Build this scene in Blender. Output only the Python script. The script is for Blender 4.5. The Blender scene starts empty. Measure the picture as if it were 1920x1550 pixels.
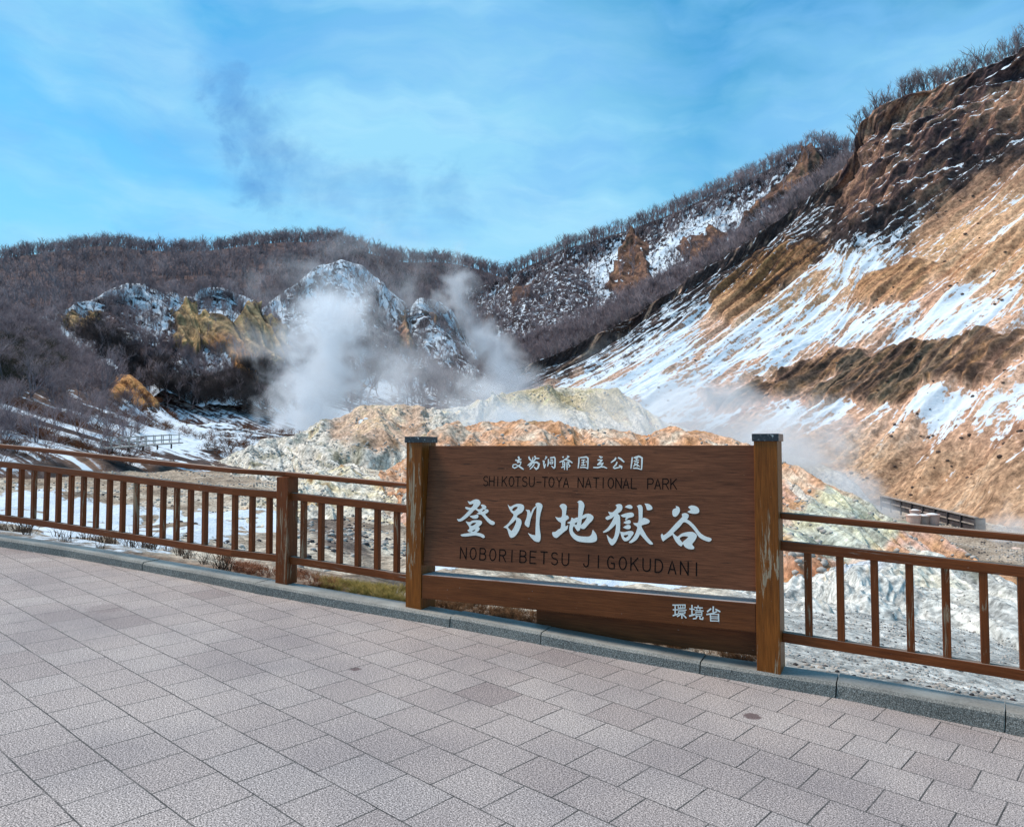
import bpy, bmesh, math, random
import numpy as np
from mathutils import Vector, Matrix
from bpy_extras import mesh_utils
R = math.radians
sc = bpy.context.scene
COL = sc.collection
random.seed(7)
rng = np.random.default_rng(11)

# ------------------------------------------------------------------ camera
EYE = Vector((0, 0, 1.634)); PITCH = R(2.6); F = 1445.0      # focal length in pixels of a 1920 wide frame
cd = bpy.data.cameras.new('camera'); cam = bpy.data.objects.new('camera', cd); COL.objects.link(cam)
cam.location = EYE; cam.rotation_euler = (R(90) + PITCH, 0, 0)
cd.sensor_width = 36; cd.lens = 36 * F / 1920; cd.clip_start = 0.05; cd.clip_end = 6000
sc.camera = cam

# ------------------------------------------------------------------ sky and sun
SUN_EL, SUN_AZ = 57, 285        # azimuth clockwise from +Y
sc.view_settings.view_transform = 'Standard'; sc.view_settings.look = 'None'
sc.view_settings.exposure = 0.17; sc.view_settings.gamma = 1.0
W = bpy.data.worlds.new('World'); sc.world = W; W.use_nodes = True
nt = W.node_tree; nt.nodes.clear()
def N(nt, typ, **kw):
    n = nt.nodes.new(typ)
    for k, v in kw.items():
        if k.startswith('i_'):
            key = k[2:]; key = int(key) if key.isdigit() else key.replace('_', ' ')
            n.inputs[key].default_value = v
        else: setattr(n, k, v)
    return n
def L(nt, a, b): nt.links.new(a, b)
def ramp(nt, fac, stops, interp='LINEAR'):
    r = nt.nodes.new('ShaderNodeValToRGB'); r.color_ramp.interpolation = interp
    e = r.color_ramp.elements
    while len(e) < len(stops): e.new(0.5)
    for i, (p, c) in enumerate(stops):
        e[i].position = p; e[i].color = (*c, 1) if not isinstance(c, (int, float)) else (c, c, c, 1)
    L(nt, fac, r.inputs[0]); return r.outputs[0]
def math_(nt, op, a, b=0.0, c=None, clamp=False):
    m = nt.nodes.new('ShaderNodeMath'); m.operation = op; m.use_clamp = clamp
    for i, v in enumerate((a, b) if c is None else (a, b, c)):
        if isinstance(v, (int, float)): m.inputs[i].default_value = v
        else: L(nt, v, m.inputs[i])
    return m.outputs[0]
def mixc(nt, fac, a, b, blend='MIX'):
    m = nt.nodes.new('ShaderNodeMix'); m.data_type = 'RGBA'; m.blend_type = blend
    for sock, v in ((m.inputs[0], fac), (m.inputs[6], a), (m.inputs[7], b)):
        if isinstance(v, (int, float)): sock.default_value = v
        elif isinstance(v, tuple): sock.default_value = (*v, 1) if len(v) == 3 else v
        else: L(nt, v, sock)
    return m.outputs[2]
def noise(nt, vec, scale, detail=6, rough=0.55, dist=0.0, out=0):
    n = N(nt, 'ShaderNodeTexNoise'); n.inputs['Scale'].default_value = scale
    n.inputs['Detail'].default_value = detail; n.inputs['Roughness'].default_value = rough
    n.inputs['Distortion'].default_value = dist
    if vec is not None: L(nt, vec, n.inputs['Vector'])
    return n.outputs[out]
def mapping(nt, vec, scale=(1, 1, 1), loc=(0, 0, 0), rot=(0, 0, 0)):
    m = N(nt, 'ShaderNodeMapping'); m.inputs['Scale'].default_value = scale
    m.inputs['Location'].default_value = loc; m.inputs['Rotation'].default_value = rot
    L(nt, vec, m.inputs['Vector']); return m.outputs[0]

def ray(px, py):
    x, up, fw = (px - 960) / F, -(py - 775) / F, 1.0
    return Vector((x, fw * math.cos(PITCH) - up * math.sin(PITCH), fw * math.sin(PITCH) + up * math.cos(PITCH)))

sky = N(nt, 'ShaderNodeTexSky', sky_type='NISHITA'); sky.sun_disc = False
sky.sun_elevation = R(SUN_EL); sky.sun_rotation = R(SUN_AZ); sky.altitude = 200
sky.air_density = 1.0; sky.dust_density = 0.3; sky.ozone_density = 3.0
tc = N(nt, 'ShaderNodeTexCoord'); gen = tc.outputs['Generated']
hs = N(nt, 'ShaderNodeHueSaturation'); hs.inputs['Hue'].default_value = 0.478
hs.inputs['Saturation'].default_value = 1.38; hs.inputs['Value'].default_value = 1.6
L(nt, sky.outputs[0], hs.inputs['Color'])
warp = noise(nt, gen, 2.2, 4, 0.6, 0, 1)
wv = N(nt, 'ShaderNodeVectorMath', operation='MULTIPLY_ADD'); L(nt, warp, wv.inputs[0])
wv.inputs[1].default_value = (0.28, 0.28, 0.16); L(nt, gen, wv.inputs[2])
cl = noise(nt, mapping(nt, wv.outputs[0], (1.0, 1.0, 2.6), (0.3, 0.1, 0.45)), 3.2, 7, 0.5)
cm = ramp(nt, cl, [(0.42, 0.0), (0.60, 1.0)])
# thicker, paler veil towards the middle right and the horizon
sep = N(nt, 'ShaderNodeSeparateXYZ'); L(nt, gen, sep.inputs[0])
veil = ramp(nt, math_(nt, 'MULTIPLY', sep.outputs[2], 1.0), [(0.12, 0.75), (0.34, 0.25), (0.55, 0.0)])
dv = N(nt, 'ShaderNodeVectorMath', operation='DISTANCE'); L(nt, wv.outputs[0], dv.inputs[0])
dv.inputs[1].default_value = ray(930, 370).normalized() + Vector((0.14, 0.14, 0.08))
spot = ramp(nt, dv.outputs['Value'], [(0.0, 0.95), (0.40, 0.0)], 'EASE')
cmix = math_(nt, 'ADD', math_(nt, 'MULTIPLY', cm, 0.55), math_(nt, 'MAXIMUM', veil, spot), clamp=True)
lav = ramp(nt, noise(nt, mapping(nt, wv.outputs[0], (1, 1, 3.2), (1.7, .2, .9)), 4.6, 6, .6), [(0.42, 0.0), (0.62, 0.5)])
wisps = ramp(nt, noise(nt, mapping(nt, wv.outputs[0], (1, 1, 4.5), (.2, 1.2, .4), (0.2, 0.1, 0)), 6.5, 8, .6, .15), [(0.44, 0.0), (0.70, 0.35)])
c1 = mixc(nt, cmix, hs.outputs[0], (3.0, 6.5, 8.8))
c1 = mixc(nt, lav, c1, (1.75, 4.6, 8.4))
c1 = mixc(nt, math_(nt, 'MULTIPLY', wisps, cmix), c1, (4.6, 7.6, 9.2))
# the drifting shadowed wisp of steam high over the far hill
def wisp(cur, pts, rad, amt):
    fine = noise(nt, mapping(nt, gen, (1, 1, 1)), 16, 5, 0.62, 0.4, 1)
    v2 = N(nt, 'ShaderNodeVectorMath', operation='MULTIPLY_ADD'); L(nt, fine, v2.inputs[0])
    v2.inputs[1].default_value = (0.11, 0.11, 0.11); L(nt, gen, v2.inputs[2])
    m = None
    for (x, y, r_) in pts:
        d = N(nt, 'ShaderNodeVectorMath', operation='DISTANCE'); L(nt, v2.outputs[0], d.inputs[0])
        d.inputs[1].default_value = ray(x, y).normalized() + Vector((0.055, 0.055, 0.055))
        q = ramp(nt, math_(nt, 'DIVIDE', d.outputs['Value'], r_), [(0.0, 1.0), (0.35, 0.75), (1.0, 0.0)], 'EASE')
        m = q if m is None else math_(nt, 'MAXIMUM', m, q)
    fine2 = ramp(nt, noise(nt, gen, 22, 5, 0.6, 0.3), [(0.35, 0.35), (0.62, 1.0)])
    return mixc(nt, math_(nt, 'MULTIPLY', math_(nt, 'MULTIPLY', m, fine2), amt, clamp=True), cur, (1.0, 2.9, 6.2))
c2 = wisp(c1, [(410, 165, .035), (435, 205, .04), (480, 250, .045), (500, 300, .045), (495, 350, .04), (425, 290, .03)], 0, 0.75)
c2 = wisp(c2, [(590, 320, .045), (660, 345, .05), (740, 365, .05), (840, 365, .045)], 0, 0.42)
bg = N(nt, 'ShaderNodeBackground'); bg.inputs['Strength'].default_value = 0.1
L(nt, c2, bg.inputs[0]); L(nt, bg.outputs[0], N(nt, 'ShaderNodeOutputWorld').inputs[0])
W.cycles.sampling_method = 'AUTOMATIC'

sl = bpy.data.lights.new('sun', 'SUN'); sl.energy = 3.9; sl.angle = R(22); sl.color = (1.0, 0.86, 0.74)
so = bpy.data.objects.new('sun', sl); COL.objects.link(so)
sd_ = Vector((math.sin(R(SUN_AZ)) * math.cos(R(SUN_EL)), math.cos(R(SUN_AZ)) * math.cos(R(SUN_EL)), math.sin(R(SUN_EL))))
so.rotation_euler = sd_.to_track_quat('Z', 'Y').to_euler(); so.location = (0, 0, 60)
try:
    sc.cycles.use_denoising = True; sc.cycles.volume_max_steps = 96
    sc.cycles.max_bounces = 10; sc.cycles.volume_bounces = 6; sc.cycles.transparent_max_bounces = 16
except Exception: pass

# ------------------------------------------------------------------ helpers
def tag(o, label=None, cat=None, group=None, kind=None):
    if label: o['label'] = label
    if cat: o['category'] = cat
    if group: o['group'] = group
    if kind: o['kind'] = kind
    return o
def empty(name, loc=(0, 0, 0), parent=None):
    o = bpy.data.objects.new(name, None); COL.objects.link(o); o.location = loc; o.empty_display_size = 0.2
    if parent: o.parent = parent
    return o
def link(name, me, mats, parent=None, mw=None):
    o = bpy.data.objects.new(name, me); COL.objects.link(o)
    for m in (mats if isinstance(mats, (list, tuple)) else [mats]): me.materials.append(m)
    if parent is not None: o.parent = parent
    if mw is not None:
        pm = Matrix.Translation(parent.location) if parent is not None and parent.parent is None else Matrix()
        o.matrix_local = (pm.inverted() @ mw) if parent is not None else mw
    return o
def np_mesh(name, V, Fq=None, Ft=None):
    me = bpy.data.meshes.new(name); V = np.asarray(V, np.float32)
    nq = 0 if Fq is None else len(Fq); ntt = 0 if Ft is None else len(Ft)
    me.vertices.add(len(V)); me.vertices.foreach_set('co', V.ravel())
    loops = []; starts = []; tot = []
    if nq: loops.append(np.asarray(Fq, np.int32).ravel()); tot.append(np.full(nq, 4, np.int32))
    if ntt: loops.append(np.asarray(Ft, np.int32).ravel()); tot.append(np.full(ntt, 3, np.int32))
    loops = np.concatenate(loops); tot = np.concatenate(tot); starts = np.concatenate([[0], np.cumsum(tot)[:-1]]).astype(np.int32)
    me.loops.add(len(loops)); me.loops.foreach_set('vertex_index', loops)
    me.polygons.add(len(tot)); me.polygons.foreach_set('loop_start', starts); me.polygons.foreach_set('loop_total', tot)
    me.update(calc_edges=True); return me
def smooth(me): me.polygons.foreach_set('use_smooth', np.ones(len(me.polygons), bool))
def box_mesh(name, sx, sy, sz, bev=0.004, seg=2, c=(0, 0, 0)):
    bm = bmesh.new(); bmesh.ops.create_cube(bm, size=1)
    for v in bm.verts: v.co = Vector((v.co.x * sx + c[0], v.co.y * sy + c[1], v.co.z * sz + c[2]))
    if bev > 0: bmesh.ops.bevel(bm, geom=bm.edges[:], offset=bev, segments=seg, affect='EDGES', profile=0.6)
    me = bpy.data.meshes.new(name); bm.to_mesh(me); bm.free(); return me
def beam(name, p0, p1, wid, hgt, mat, parent, up=Vector((0, 0, 1)), bev=0.006, side=None, ext=0):
    """box whose local X runs from p0 to p1 (grain direction); wid = sideways, hgt = along up"""
    p0, p1 = Vector(p0), Vector(p1); X = (p1 - p0); ln = X.length; X.normalize()
    if side is not None: Y = Vector(side)
    else: Y = up.cross(X)
    Y = (Y - Y.dot(X) * X).normalized(); Z = X.cross(Y)
    me = box_mesh(name, ln + ext, wid, hgt, bev)
    m = Matrix(((X.x, Y.x, Z.x, 0), (X.y, Y.y, Z.y, 0), (X.z, Y.z, Z.z, 0), (0, 0, 0, 1)))
    m.translation = (p0 + p1) / 2
    return link(name, me, mat, parent, m)

# ---- numpy noise
_perm = np.random.default_rng(3).permutation(256).astype(np.int64); _perm = np.concatenate([_perm, _perm])
_g = np.random.default_rng(4).normal(size=(256, 3)); _g /= np.linalg.norm(_g, axis=1)[:, None]
def perlin(x, y, z=0.0):
    x, y, z = np.broadcast_arrays(np.asarray(x, float), np.asarray(y, float), np.asarray(z, float))
    xi, yi, zi = np.floor(x).astype(np.int64), np.floor(y).astype(np.int64), np.floor(z).astype(np.int64)
    xf, yf, zf = x - xi, y - yi, z - zi
    u, v, w = [t * t * t * (t * (t * 6 - 15) + 10) for t in (xf, yf, zf)]
    res = 0
    for i in (0, 1):
        for j in (0, 1):
            for k in (0, 1):
                h = _perm[_perm[_perm[(xi + i) & 255] + ((yi + j) & 255)] + ((zi + k) & 255)]
                g = _g[h]
                d = g[..., 0] * (xf - i) + g[..., 1] * (yf - j) + g[..., 2] * (zf - k)
                res = res + (u if i else 1 - u) * (v if j else 1 - v) * (w if k else 1 - w) * d
    return res * 1.6
def fbm(x, y, z=0.0, oct=5, gain=0.5, lac=2.03):
    s = 0; a = 1.0; n = 0
    for o in range(oct):
        s = s + a * perlin(x * lac ** o + 13.7 * o, y * lac ** o - 7.1 * o, z * lac ** o + 3.3 * o if not isinstance(z, float) else z + 5.1 * o)
        n += a; a *= gain
    return s / n
def ridged(x, y, z=0.0, oct=4):
    s = 0; a = 1.0; n = 0
    for o in range(oct):
        s = s + a * (1 - np.abs(perlin(x * 2.0 ** o + 9.2 * o, y * 2.0 ** o + 4.4 * o, z)) * 2)
        n += a; a *= 0.5
    return s / n
def sstep(a, b, x):
    t = np.clip((x - a) / (b - a), 0, 1); return t * t * (3 - 2 * t)
def poly_sd(px, py, poly):
    """signed distance to a polygon, positive inside"""
    P = np.asarray(poly, float); n = len(P); best = np.full(px.shape, 1e9); ins = np.zeros(px.shape, bool)
    for i in range(n):
        a, b = P[i], P[(i + 1) % n]; e = b - a
        t = np.clip(((px - a[0]) * e[0] + (py - a[1]) * e[1]) / (e @ e), 0, 1)
        d = np.hypot(px - a[0] - t * e[0], py - a[1] - t * e[1]); best = np.minimum(best, d)
        c = ((a[1] > py) != (b[1] > py))
        with np.errstate(divide='ignore', invalid='ignore'):
            c &= px < (b[0] - a[0]) * (py - a[1]) / (b[1] - a[1] if b[1] != a[1] else 1e-9) + a[0]
        ins ^= c
    return np.where(ins, best, -best)
def lerp(a, b, t): return a + (b - a) * t[..., None]

# ------------------------------------------------------------------ paving plane (solved from its tile grid)
th = PITCH
def c2w(c): x, y, z = c; return Vector((x, z * math.cos(th) + y * math.sin(th), z * math.sin(th) - y * math.cos(th)))
PU = c2w((0.2346, 0.00898, -0.19946)).normalized()
PN = None
_pv = c2w((-0.18931, -0.01177, -0.22189))
PN = PU.cross(_pv).normalized()
if PN.z < 0: PN = -PN
PV = PN.cross(PU).normalized()
if PV.dot(_pv) < 0: PV = -PV
P0 = c2w((1.1767, 1.7393, 4.0883)) + EYE
def on_ground(px, py, off=0.0):
    d = ray(px, py); t = ((P0 + PN * off - EYE).dot(PN)) / d.dot(PN); return EYE + d * t
def gz(x, y): return P0.z - (PN.x * (x - P0.x) + PN.y * (y - P0.y)) / PN.z

# ------------------------------------------------------------------ materials
def new_mat(name):
    m = bpy.data.materials.new(name); m.use_nodes = True; nt = m.node_tree; nt.nodes.clear()
    o = N(nt, 'ShaderNodeOutputMaterial'); b = N(nt, 'ShaderNodeBsdfPrincipled'); L(nt, b.outputs[0], o.inputs[0])
    return m, nt, b
def bump(nt, b, h, strength=0.3, dist=0.01):
    n = N(nt, 'ShaderNodeBump'); n.inputs['Strength'].default_value = strength; n.inputs['Distance'].default_value = dist
    L(nt, h, n.inputs['Height']); L(nt, n.outputs[0], b.inputs['Normal'])

def mat_paving():
    m, nt, b = new_mat('paving_blocks')
    tc = N(nt, 'ShaderNodeTexCoord').outputs['Object']
    wob = noise(nt, tc, 1.6, 2, 0.5, 0, 1)
    w = N(nt, 'ShaderNodeVectorMath', operation='MULTIPLY_ADD'); L(nt, wob, w.inputs[0])
    w.inputs[1].default_value = (0.016, 0.016, 0); L(nt, tc, w.inputs[2])
    def brick(sz, c1, c2, mc, smo=0.1):
        br = N(nt, 'ShaderNodeTexBrick'); br.offset = 0.5; br.offset_frequency = 2; br.squash = 1.0
        L(nt, w.outputs[0], br.inputs['Vector']); br.inputs['Scale'].default_value = 1.0
        br.inputs['Brick Width'].default_value = 0.3; br.inputs['Row Height'].default_value = 0.3
        br.inputs['Mortar Size'].default_value = sz; br.inputs['Mortar Smooth'].default_value = smo
        br.inputs['Color1'].default_value = c1; br.inputs['Color2'].default_value = c2; br.inputs['Mortar'].default_value = mc
        return br
    br = brick(0.0036, (0, 0, 0, 1), (1, 1, 1, 1), (.5, .5, .5, 1))
    tile = N(nt, 'ShaderNodeSeparateColor'); L(nt, br.outputs['Color'], tile.inputs[0])
    base = ramp(nt, tile.outputs[0], [(0.0, (.245, .205, .195)), (0.06, (.308, .268, .252)), (0.6, (.325, .285, .268)), (1.0, (.338, .302, .285))])
    sp = noise(nt, tc, 150, 2, 0.8); sp2 = noise(nt, tc, 60, 2, 0.6)
    spk = ramp(nt, sp, [(0.38, 0.12), (0.47, 0.75), (0.55, 1.3), (0.64, 2.3)])
    spk2 = ramp(nt, sp2, [(0.3, 0.78), (0.7, 1.2)])
    c = mixc(nt, 1.0, base, spk, 'MULTIPLY'); c = mixc(nt, 1.0, c, spk2, 'MULTIPLY')
    big = ramp(nt, noise(nt, tc, 0.9, 4, 0.6), [(0.36, (.80, .80, .82)), (0.62, (1.08, 1.07, 1.05))])
    c = mixc(nt, 1.0, c, big, 'MULTIPLY')
    # stains
    for (px, py, r_) in ((1411, 1342, .055), (666, 1254, .038), (200, 1140, .16)):
        g = on_ground(px, py); lx, ly = (g - P0).dot(PU), (g - P0).dot(PV)
        dvn = N(nt, 'ShaderNodeVectorMath', operation='DISTANCE'); L(nt, w.outputs[0], dvn.inputs[0]); dvn.inputs[1].default_value = (lx + .008, ly + .008, 0)
        dd = math_(nt, 'ADD', dvn.outputs['Value'], math_(nt, 'MULTIPLY', math_(nt, 'SUBTRACT', noise(nt, tc, 40, 3), 0.5), r_ * 1.1))
        f = ramp(nt, math_(nt, 'DIVIDE', dd, r_), [(0.75, 0.85 if r_ < .1 else .22), (1.15, 0.0)])
        c = mixc(nt, f, c, (.085, .05, .05))
    dirt = ramp(nt, noise(nt, tc, 6, 4, 0.6), [(0.35, .03), (0.65, .075)])
    jn = ramp(nt, br.outputs['Fac'], [(0.0, 0.0), (0.35, 1.0)])
    brk = ramp(nt, noise(nt, tc, 3.3, 3, 0.6), [(0.33, 0.55), (0.5, 1.0)])
    c = mixc(nt, math_(nt, 'MULTIPLY', jn, brk), c, mixc(nt, 1.0, (1, .96, .9), dirt, 'MULTIPLY'))
    L(nt, c, b.inputs['Base Color']); b.inputs['Roughness'].default_value = 0.82
    h = math_(nt, 'SUBTRACT', math_(nt, 'MULTIPLY', sp, 0.35), math_(nt, 'MULTIPLY', jn, 1.2))
    h = math_(nt, 'ADD', h, math_(nt, 'MULTIPLY', tile.outputs[0], 0.3))
    bump(nt, b, h, 0.6, 0.004); return m

def mat_kerb():
    m, nt, b = new_mat('kerb_granite')
    g = N(nt, 'ShaderNodeNewGeometry'); tc = N(nt, 'ShaderNodeTexCoord').outputs['Object']
    sp = noise(nt, tc, 150, 3, 0.75); sp2 = noise(nt, tc, 60, 3, 0.7)
    sz = N(nt, 'ShaderNodeSeparateXYZ'); L(nt, g.outputs['Normal'], sz.inputs[0])
    pol = ramp(nt, sz.outputs[2], [(0.55, 0.0), (0.9, 1.0)])
    rough = ramp(nt, sp, [(0.36, (.035, .036, .03)), (0.46, (.15, .145, .125)), (0.55, (.27, .26, .23)), (0.64, (.55, .53, .48))])
    topc = ramp(nt, sp2, [(0.3, (.20, .195, .17)), (0.7, (.32, .31, .28))])
    worn = ramp(nt, noise(nt, mapping(nt, tc, (.8, .8, .8)), 3, 5, 0.6), [(0.45, 0.0), (0.62, 0.75)])
    topc = mixc(nt, worn, topc, (.37, .38, .345))
    c = mixc(nt, pol, rough, topc)
    L(nt, mixc(nt, 1.0, c, ramp(nt, noise(nt, tc, 2.0, 5, .65), [(.3, .7), (.7, 1.15)]), 'MULTIPLY'), b.inputs['Base Color'])
    b.inputs['Roughness'].default_value = 0.75
    bump(nt, b, math_(nt, 'MULTIPLY', sp, math_(nt, 'SUBTRACT', 1.1, pol)), 0.8, 0.006); return m

def mat_wood(name, c0, c1, wear=(0.66, 0.74), wearc=(.36, .25, .16), grain=1.0, top_wear_sheen=0.0, rough=0.55, vert=False, crack=0.0):
    """painted timber, grain along local X, paint worn off in long flakes"""
    m, nt, b = new_mat(name)
    tc = N(nt, 'ShaderNodeTexCoord').outputs['Object']
    oi = N(nt, 'ShaderNodeObjectInfo')
    off = N(nt, 'ShaderNodeVectorMath', operation='MULTIPLY_ADD'); L(nt, oi.outputs['Random'], off.inputs[0])
    off.inputs[1].default_value = (17.0, 9.0, 23.0); L(nt, tc, off.inputs[2]); v = off.outputs[0]
    gr = noise(nt, mapping(nt, v, (3, 42, 42)), 1.0, 6, 0.62, 1.2)
    fg = noise(nt, mapping(nt, v, (6, 150, 150)), 1.0, 4, 0.6, 0.4)
    c = mixc(nt, ramp(nt, gr, [(0.3, 0.0), (0.7, 1.0)]), c0, c1)
    c = mixc(nt, 1.0, c, ramp(nt, fg, [(0.3, 1 - .32 * grain), (0.62, 1 + .16 * grain)]), 'MULTIPLY')
    c = mixc(nt, 1.0, c, ramp(nt, noise(nt, mapping(nt, v, (1.2, 5, 5)), 1.0, 4, .6), [(.3, .78), (.7, 1.18)]), 'MULTIPLY')
    if crack:
        ck = ramp(nt, noise(nt, mapping(nt, v, (2.2, 55, 55)), 1.0, 3, 0.55, 2.0), [(0.30, crack), (0.37, 0.0)])
        c = mixc(nt, ck, c, (.012, .008, .006))
    wn = noise(nt, mapping(nt, v, (2.4, 26, 26)), 1.0, 7, 0.72, 0.9)
    wb = noise(nt, mapping(nt, v, (1.3, 3.5, 3.5), (3, 1, 2)), 1.0, 3, 0.5)
    ws = math_(nt, 'ADD', math_(nt, 'MULTIPLY', wn, 0.62), math_(nt, 'MULTIPLY', wb, 0.38))
    g = N(nt, 'ShaderNodeNewGeometry'); bs = N(nt, 'ShaderNodeBevel') if False else None
    if top_wear_sheen:
        sz = N(nt, 'ShaderNodeSeparateXYZ'); L(nt, g.outputs['Normal'], sz.inputs[0])
        ws = math_(nt, 'ADD', ws, ramp(nt, sz.outputs[2], [(0.35, 0.0), (0.95, top_wear_sheen)]))
    wm = ramp(nt, ws, [(wear[0], 0.0), (wear[1], 1.0)])
    wc = mixc(nt, ramp(nt, fg, [(0.35, 0.0), (0.65, 1.0)]), tuple(x * .55 for x in wearc), wearc)
    c = mixc(nt, wm, c, wc)
    nick = noise(nt, mapping(nt, v, (30, 70, 70)), 1.0, 3, 0.6)
    c = mixc(nt, ramp(nt, nick, [(0.72, 0.0), (0.76, 0.75)]), c, wearc)
    L(nt, c, b.inputs['Base Color']); b.inputs['Specular IOR Level'].default_value = .18
    L(nt, ramp(nt, wm, [(0.0, rough), (1.0, 0.85)]), b.inputs['Roughness'])
    h = math_(nt, 'SUBTRACT', math_(nt, 'ADD', math_(nt, 'MULTIPLY', gr, 0.6), math_(nt, 'MULTIPLY', fg, 0.4)), math_(nt, 'MULTIPLY', wm, 0.25))
    bump(nt, b, h, 0.45, 0.006); return m

M_PAVE, M_KERB = mat_paving(), mat_kerb()
M_BOARD = mat_wood('sign_board_stain', (.10, .034, .015), (.185, .066, .030), (0.70, 0.75), (.30, .15, .08), 1.0, rough=0.62, crack=.7)
M_POST = mat_wood('sign_post_paint', (.16, .043, .005), (.26, .078, .012), (0.552, 0.575), (.42, .30, .19), 1.1, rough=0.45)
M_BEAM = mat_wood('sign_beam_paint', (.12, .034, .010), (.18, .054, .016), (0.69, 0.74), (.40, .36, .34), .8, top_wear_sheen=0.3, rough=0.38)  # pale upper face: worn paint plus the sky's reflection put into the colour
M_RAIL = mat_wood('fence_rail_paint', (.14, .033, .007), (.215, .056, .014), (0.60, 0.65), (.36, .27, .21), .8, top_wear_sheen=0.24, rough=0.45)
M_FENCE = mat_wood('fence_paint', (.13, .030, .006), (.20, .050, .011), (0.575, 0.60), (.36, .24, .15), .8, rough=0.45)
def mat_flat(name, col, rough=0.6, var=0.2, sc_=30, metallic=0.0, bmp=0.0):
    m, nt, b = new_mat(name); tc = N(nt, 'ShaderNodeTexCoord').outputs['Object']
    n = noise(nt, tc, sc_, 4, 0.6)
    L(nt, mixc(nt, 1.0, col, ramp(nt, n, [(.3, 1 - var), (.7, 1 + var)]), 'MULTIPLY'), b.inputs['Base Color'])
    b.inputs['Roughness'].default_value = rough; b.inputs['Metallic'].default_value = metallic
    if bmp: bump(nt, b, n, bmp, 0.01)
    return m
M_WHITE = mat_flat('lettering_white', (.74, .75, .70), .6, .06)
M_BLACK = mat_flat('lettering_black', (.008, .006, .006), .95, .1); M_BLACK.node_tree.nodes['Principled BSDF'].inputs['Specular IOR Level'].default_value = .05
def mat_cap():
    m, nt, b = new_mat('post_cap_metal'); tc = N(nt, 'ShaderNodeTexCoord').outputs['Object']
    n = noise(nt, mapping(nt, tc, (1, 1, 1)), 45, 5, 0.7)
    L(nt, mixc(nt, ramp(nt, n, [(.60, 0.0), (.64, 1.0)]), (.018, .018, .022), (.5, .5, .48)), b.inputs['Base Color'])
    b.inputs['Roughness'].default_value = .35; return m
M_CAP = mat_cap()

# ------------------------------------------------------------------ paving and kerb
KB = [(-900, 925), (-520, 964), (-260, 990), (-120, 1008), (0, 1025), (130, 1045), (266, 1070), (371, 1090), (477, 1112), (535, 1122), (640, 1141), (742, 1158), (843, 1176), (928, 1192), (1013, 1208), (1162, 1236), (1312, 1263), (1440, 1286), (1567, 1308), (1725, 1341), (1884, 1374), (2060, 1412), (2400, 1490)]
KH = [.085, .085, .085, .085, .085, .085, .082, .088, .095, .092, .09, .087, .085, .085, .085, .08, .08, .09, .097, .106, .115, .115, .115]
JOINTS = [266, 477, 843, 1013, 1312, 1567, 1884]
KP = [on_ground(*p) for p in KB]
def kerb_dir(i):
    a, b = KP[max(i - 1, 0)], KP[min(i + 1, len(KP) - 1)]; d = (b - a).normalized(); return d, PN.cross(d).normalized()
KBACK = []
bm = bmesh.new()
def kerb_profile(h): return [(0, -.12), (0, h - .018), (.016, h), (.20, h + .004), (.225, h - .01), (.225, -.35)]
segs = []; cur = []
for i, p in enumerate(KB):
    cur.append(i)
    if p[0] in JOINTS: segs.append(cur); cur = [i]
segs.append(cur)
for sgi, sg in enumerate(segs):
    rings = []
    for k, i in enumerate(sg):
        d, n = kerb_dir(i); sh = 0
        if k == 0 and i > 0: sh = .004
        if k == len(sg) - 1 and i < len(KB) - 1: sh = -.004
        o_ = .004 * math.sin(sgi * 2.3)
        rings.append([bm.verts.new(KP[i] + d * sh + n * (a + o_) + PN * (c + (.004 * math.cos(sgi * 1.9) if c > 0 else 0))) for a, c in kerb_profile(KH[i])])
    for a, b_ in zip(rings, rings[1:]):
        for j in range(5): bm.faces.new((a[j], b_[j], b_[j + 1], a[j + 1]))
    bm.faces.new(rings[0]); bm.faces.new(rings[-1][::-1])
bmesh.ops.recalc_face_normals(bm, faces=bm.faces[:])
me = bpy.data.meshes.new('kerb'); bm.to_mesh(me); bm.free()
kerb = tag(link('kerb', me, M_KERB), 'grey granite kerb stones edging the paved terrace', None, None, 'structure')
for i in range(len(KP)):
    d, n = kerb_dir(i); KBACK.append(KP[i] + n * .21 + PN * (KH[i] - .05))

loc = Matrix(((PU.x, PV.x, PN.x, P0.x), (PU.y, PV.y, PN.y, P0.y), (PU.z, PV.z, PN.z, P0.z), (0, 0, 0, 1)))
inv = loc.inverted(); bm = bmesh.new()
edge = [inv @ (KP[i] + kerb_dir(i)[1] * .05) for i in range(len(KP))]
far = [Vector((12, -4, gz(12, -4))), Vector((10, -12, gz(10, -12))), Vector((-16, -12, gz(-16, -12))), Vector((-16, 8, gz(-16, 8)))]
vs = [bm.verts.new((v.x, v.y, 0)) for v in edge] + [bm.verts.new(((inv @ v).x, (inv @ v).y, 0)) for v in far]
f = bm.faces.new(vs); bmesh.ops.triangulate(bm, faces=[f])
me = bpy.data.meshes.new('pavement'); bm.to_mesh(me); bm.free()
pave = tag(link('pavement', me, M_PAVE, None, loc), 'paved terrace of square pinkish grey concrete blocks', None, None, 'structure')
if pave.data.polygons[0].normal.z < 0: pave.data.flip_normals()

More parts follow.
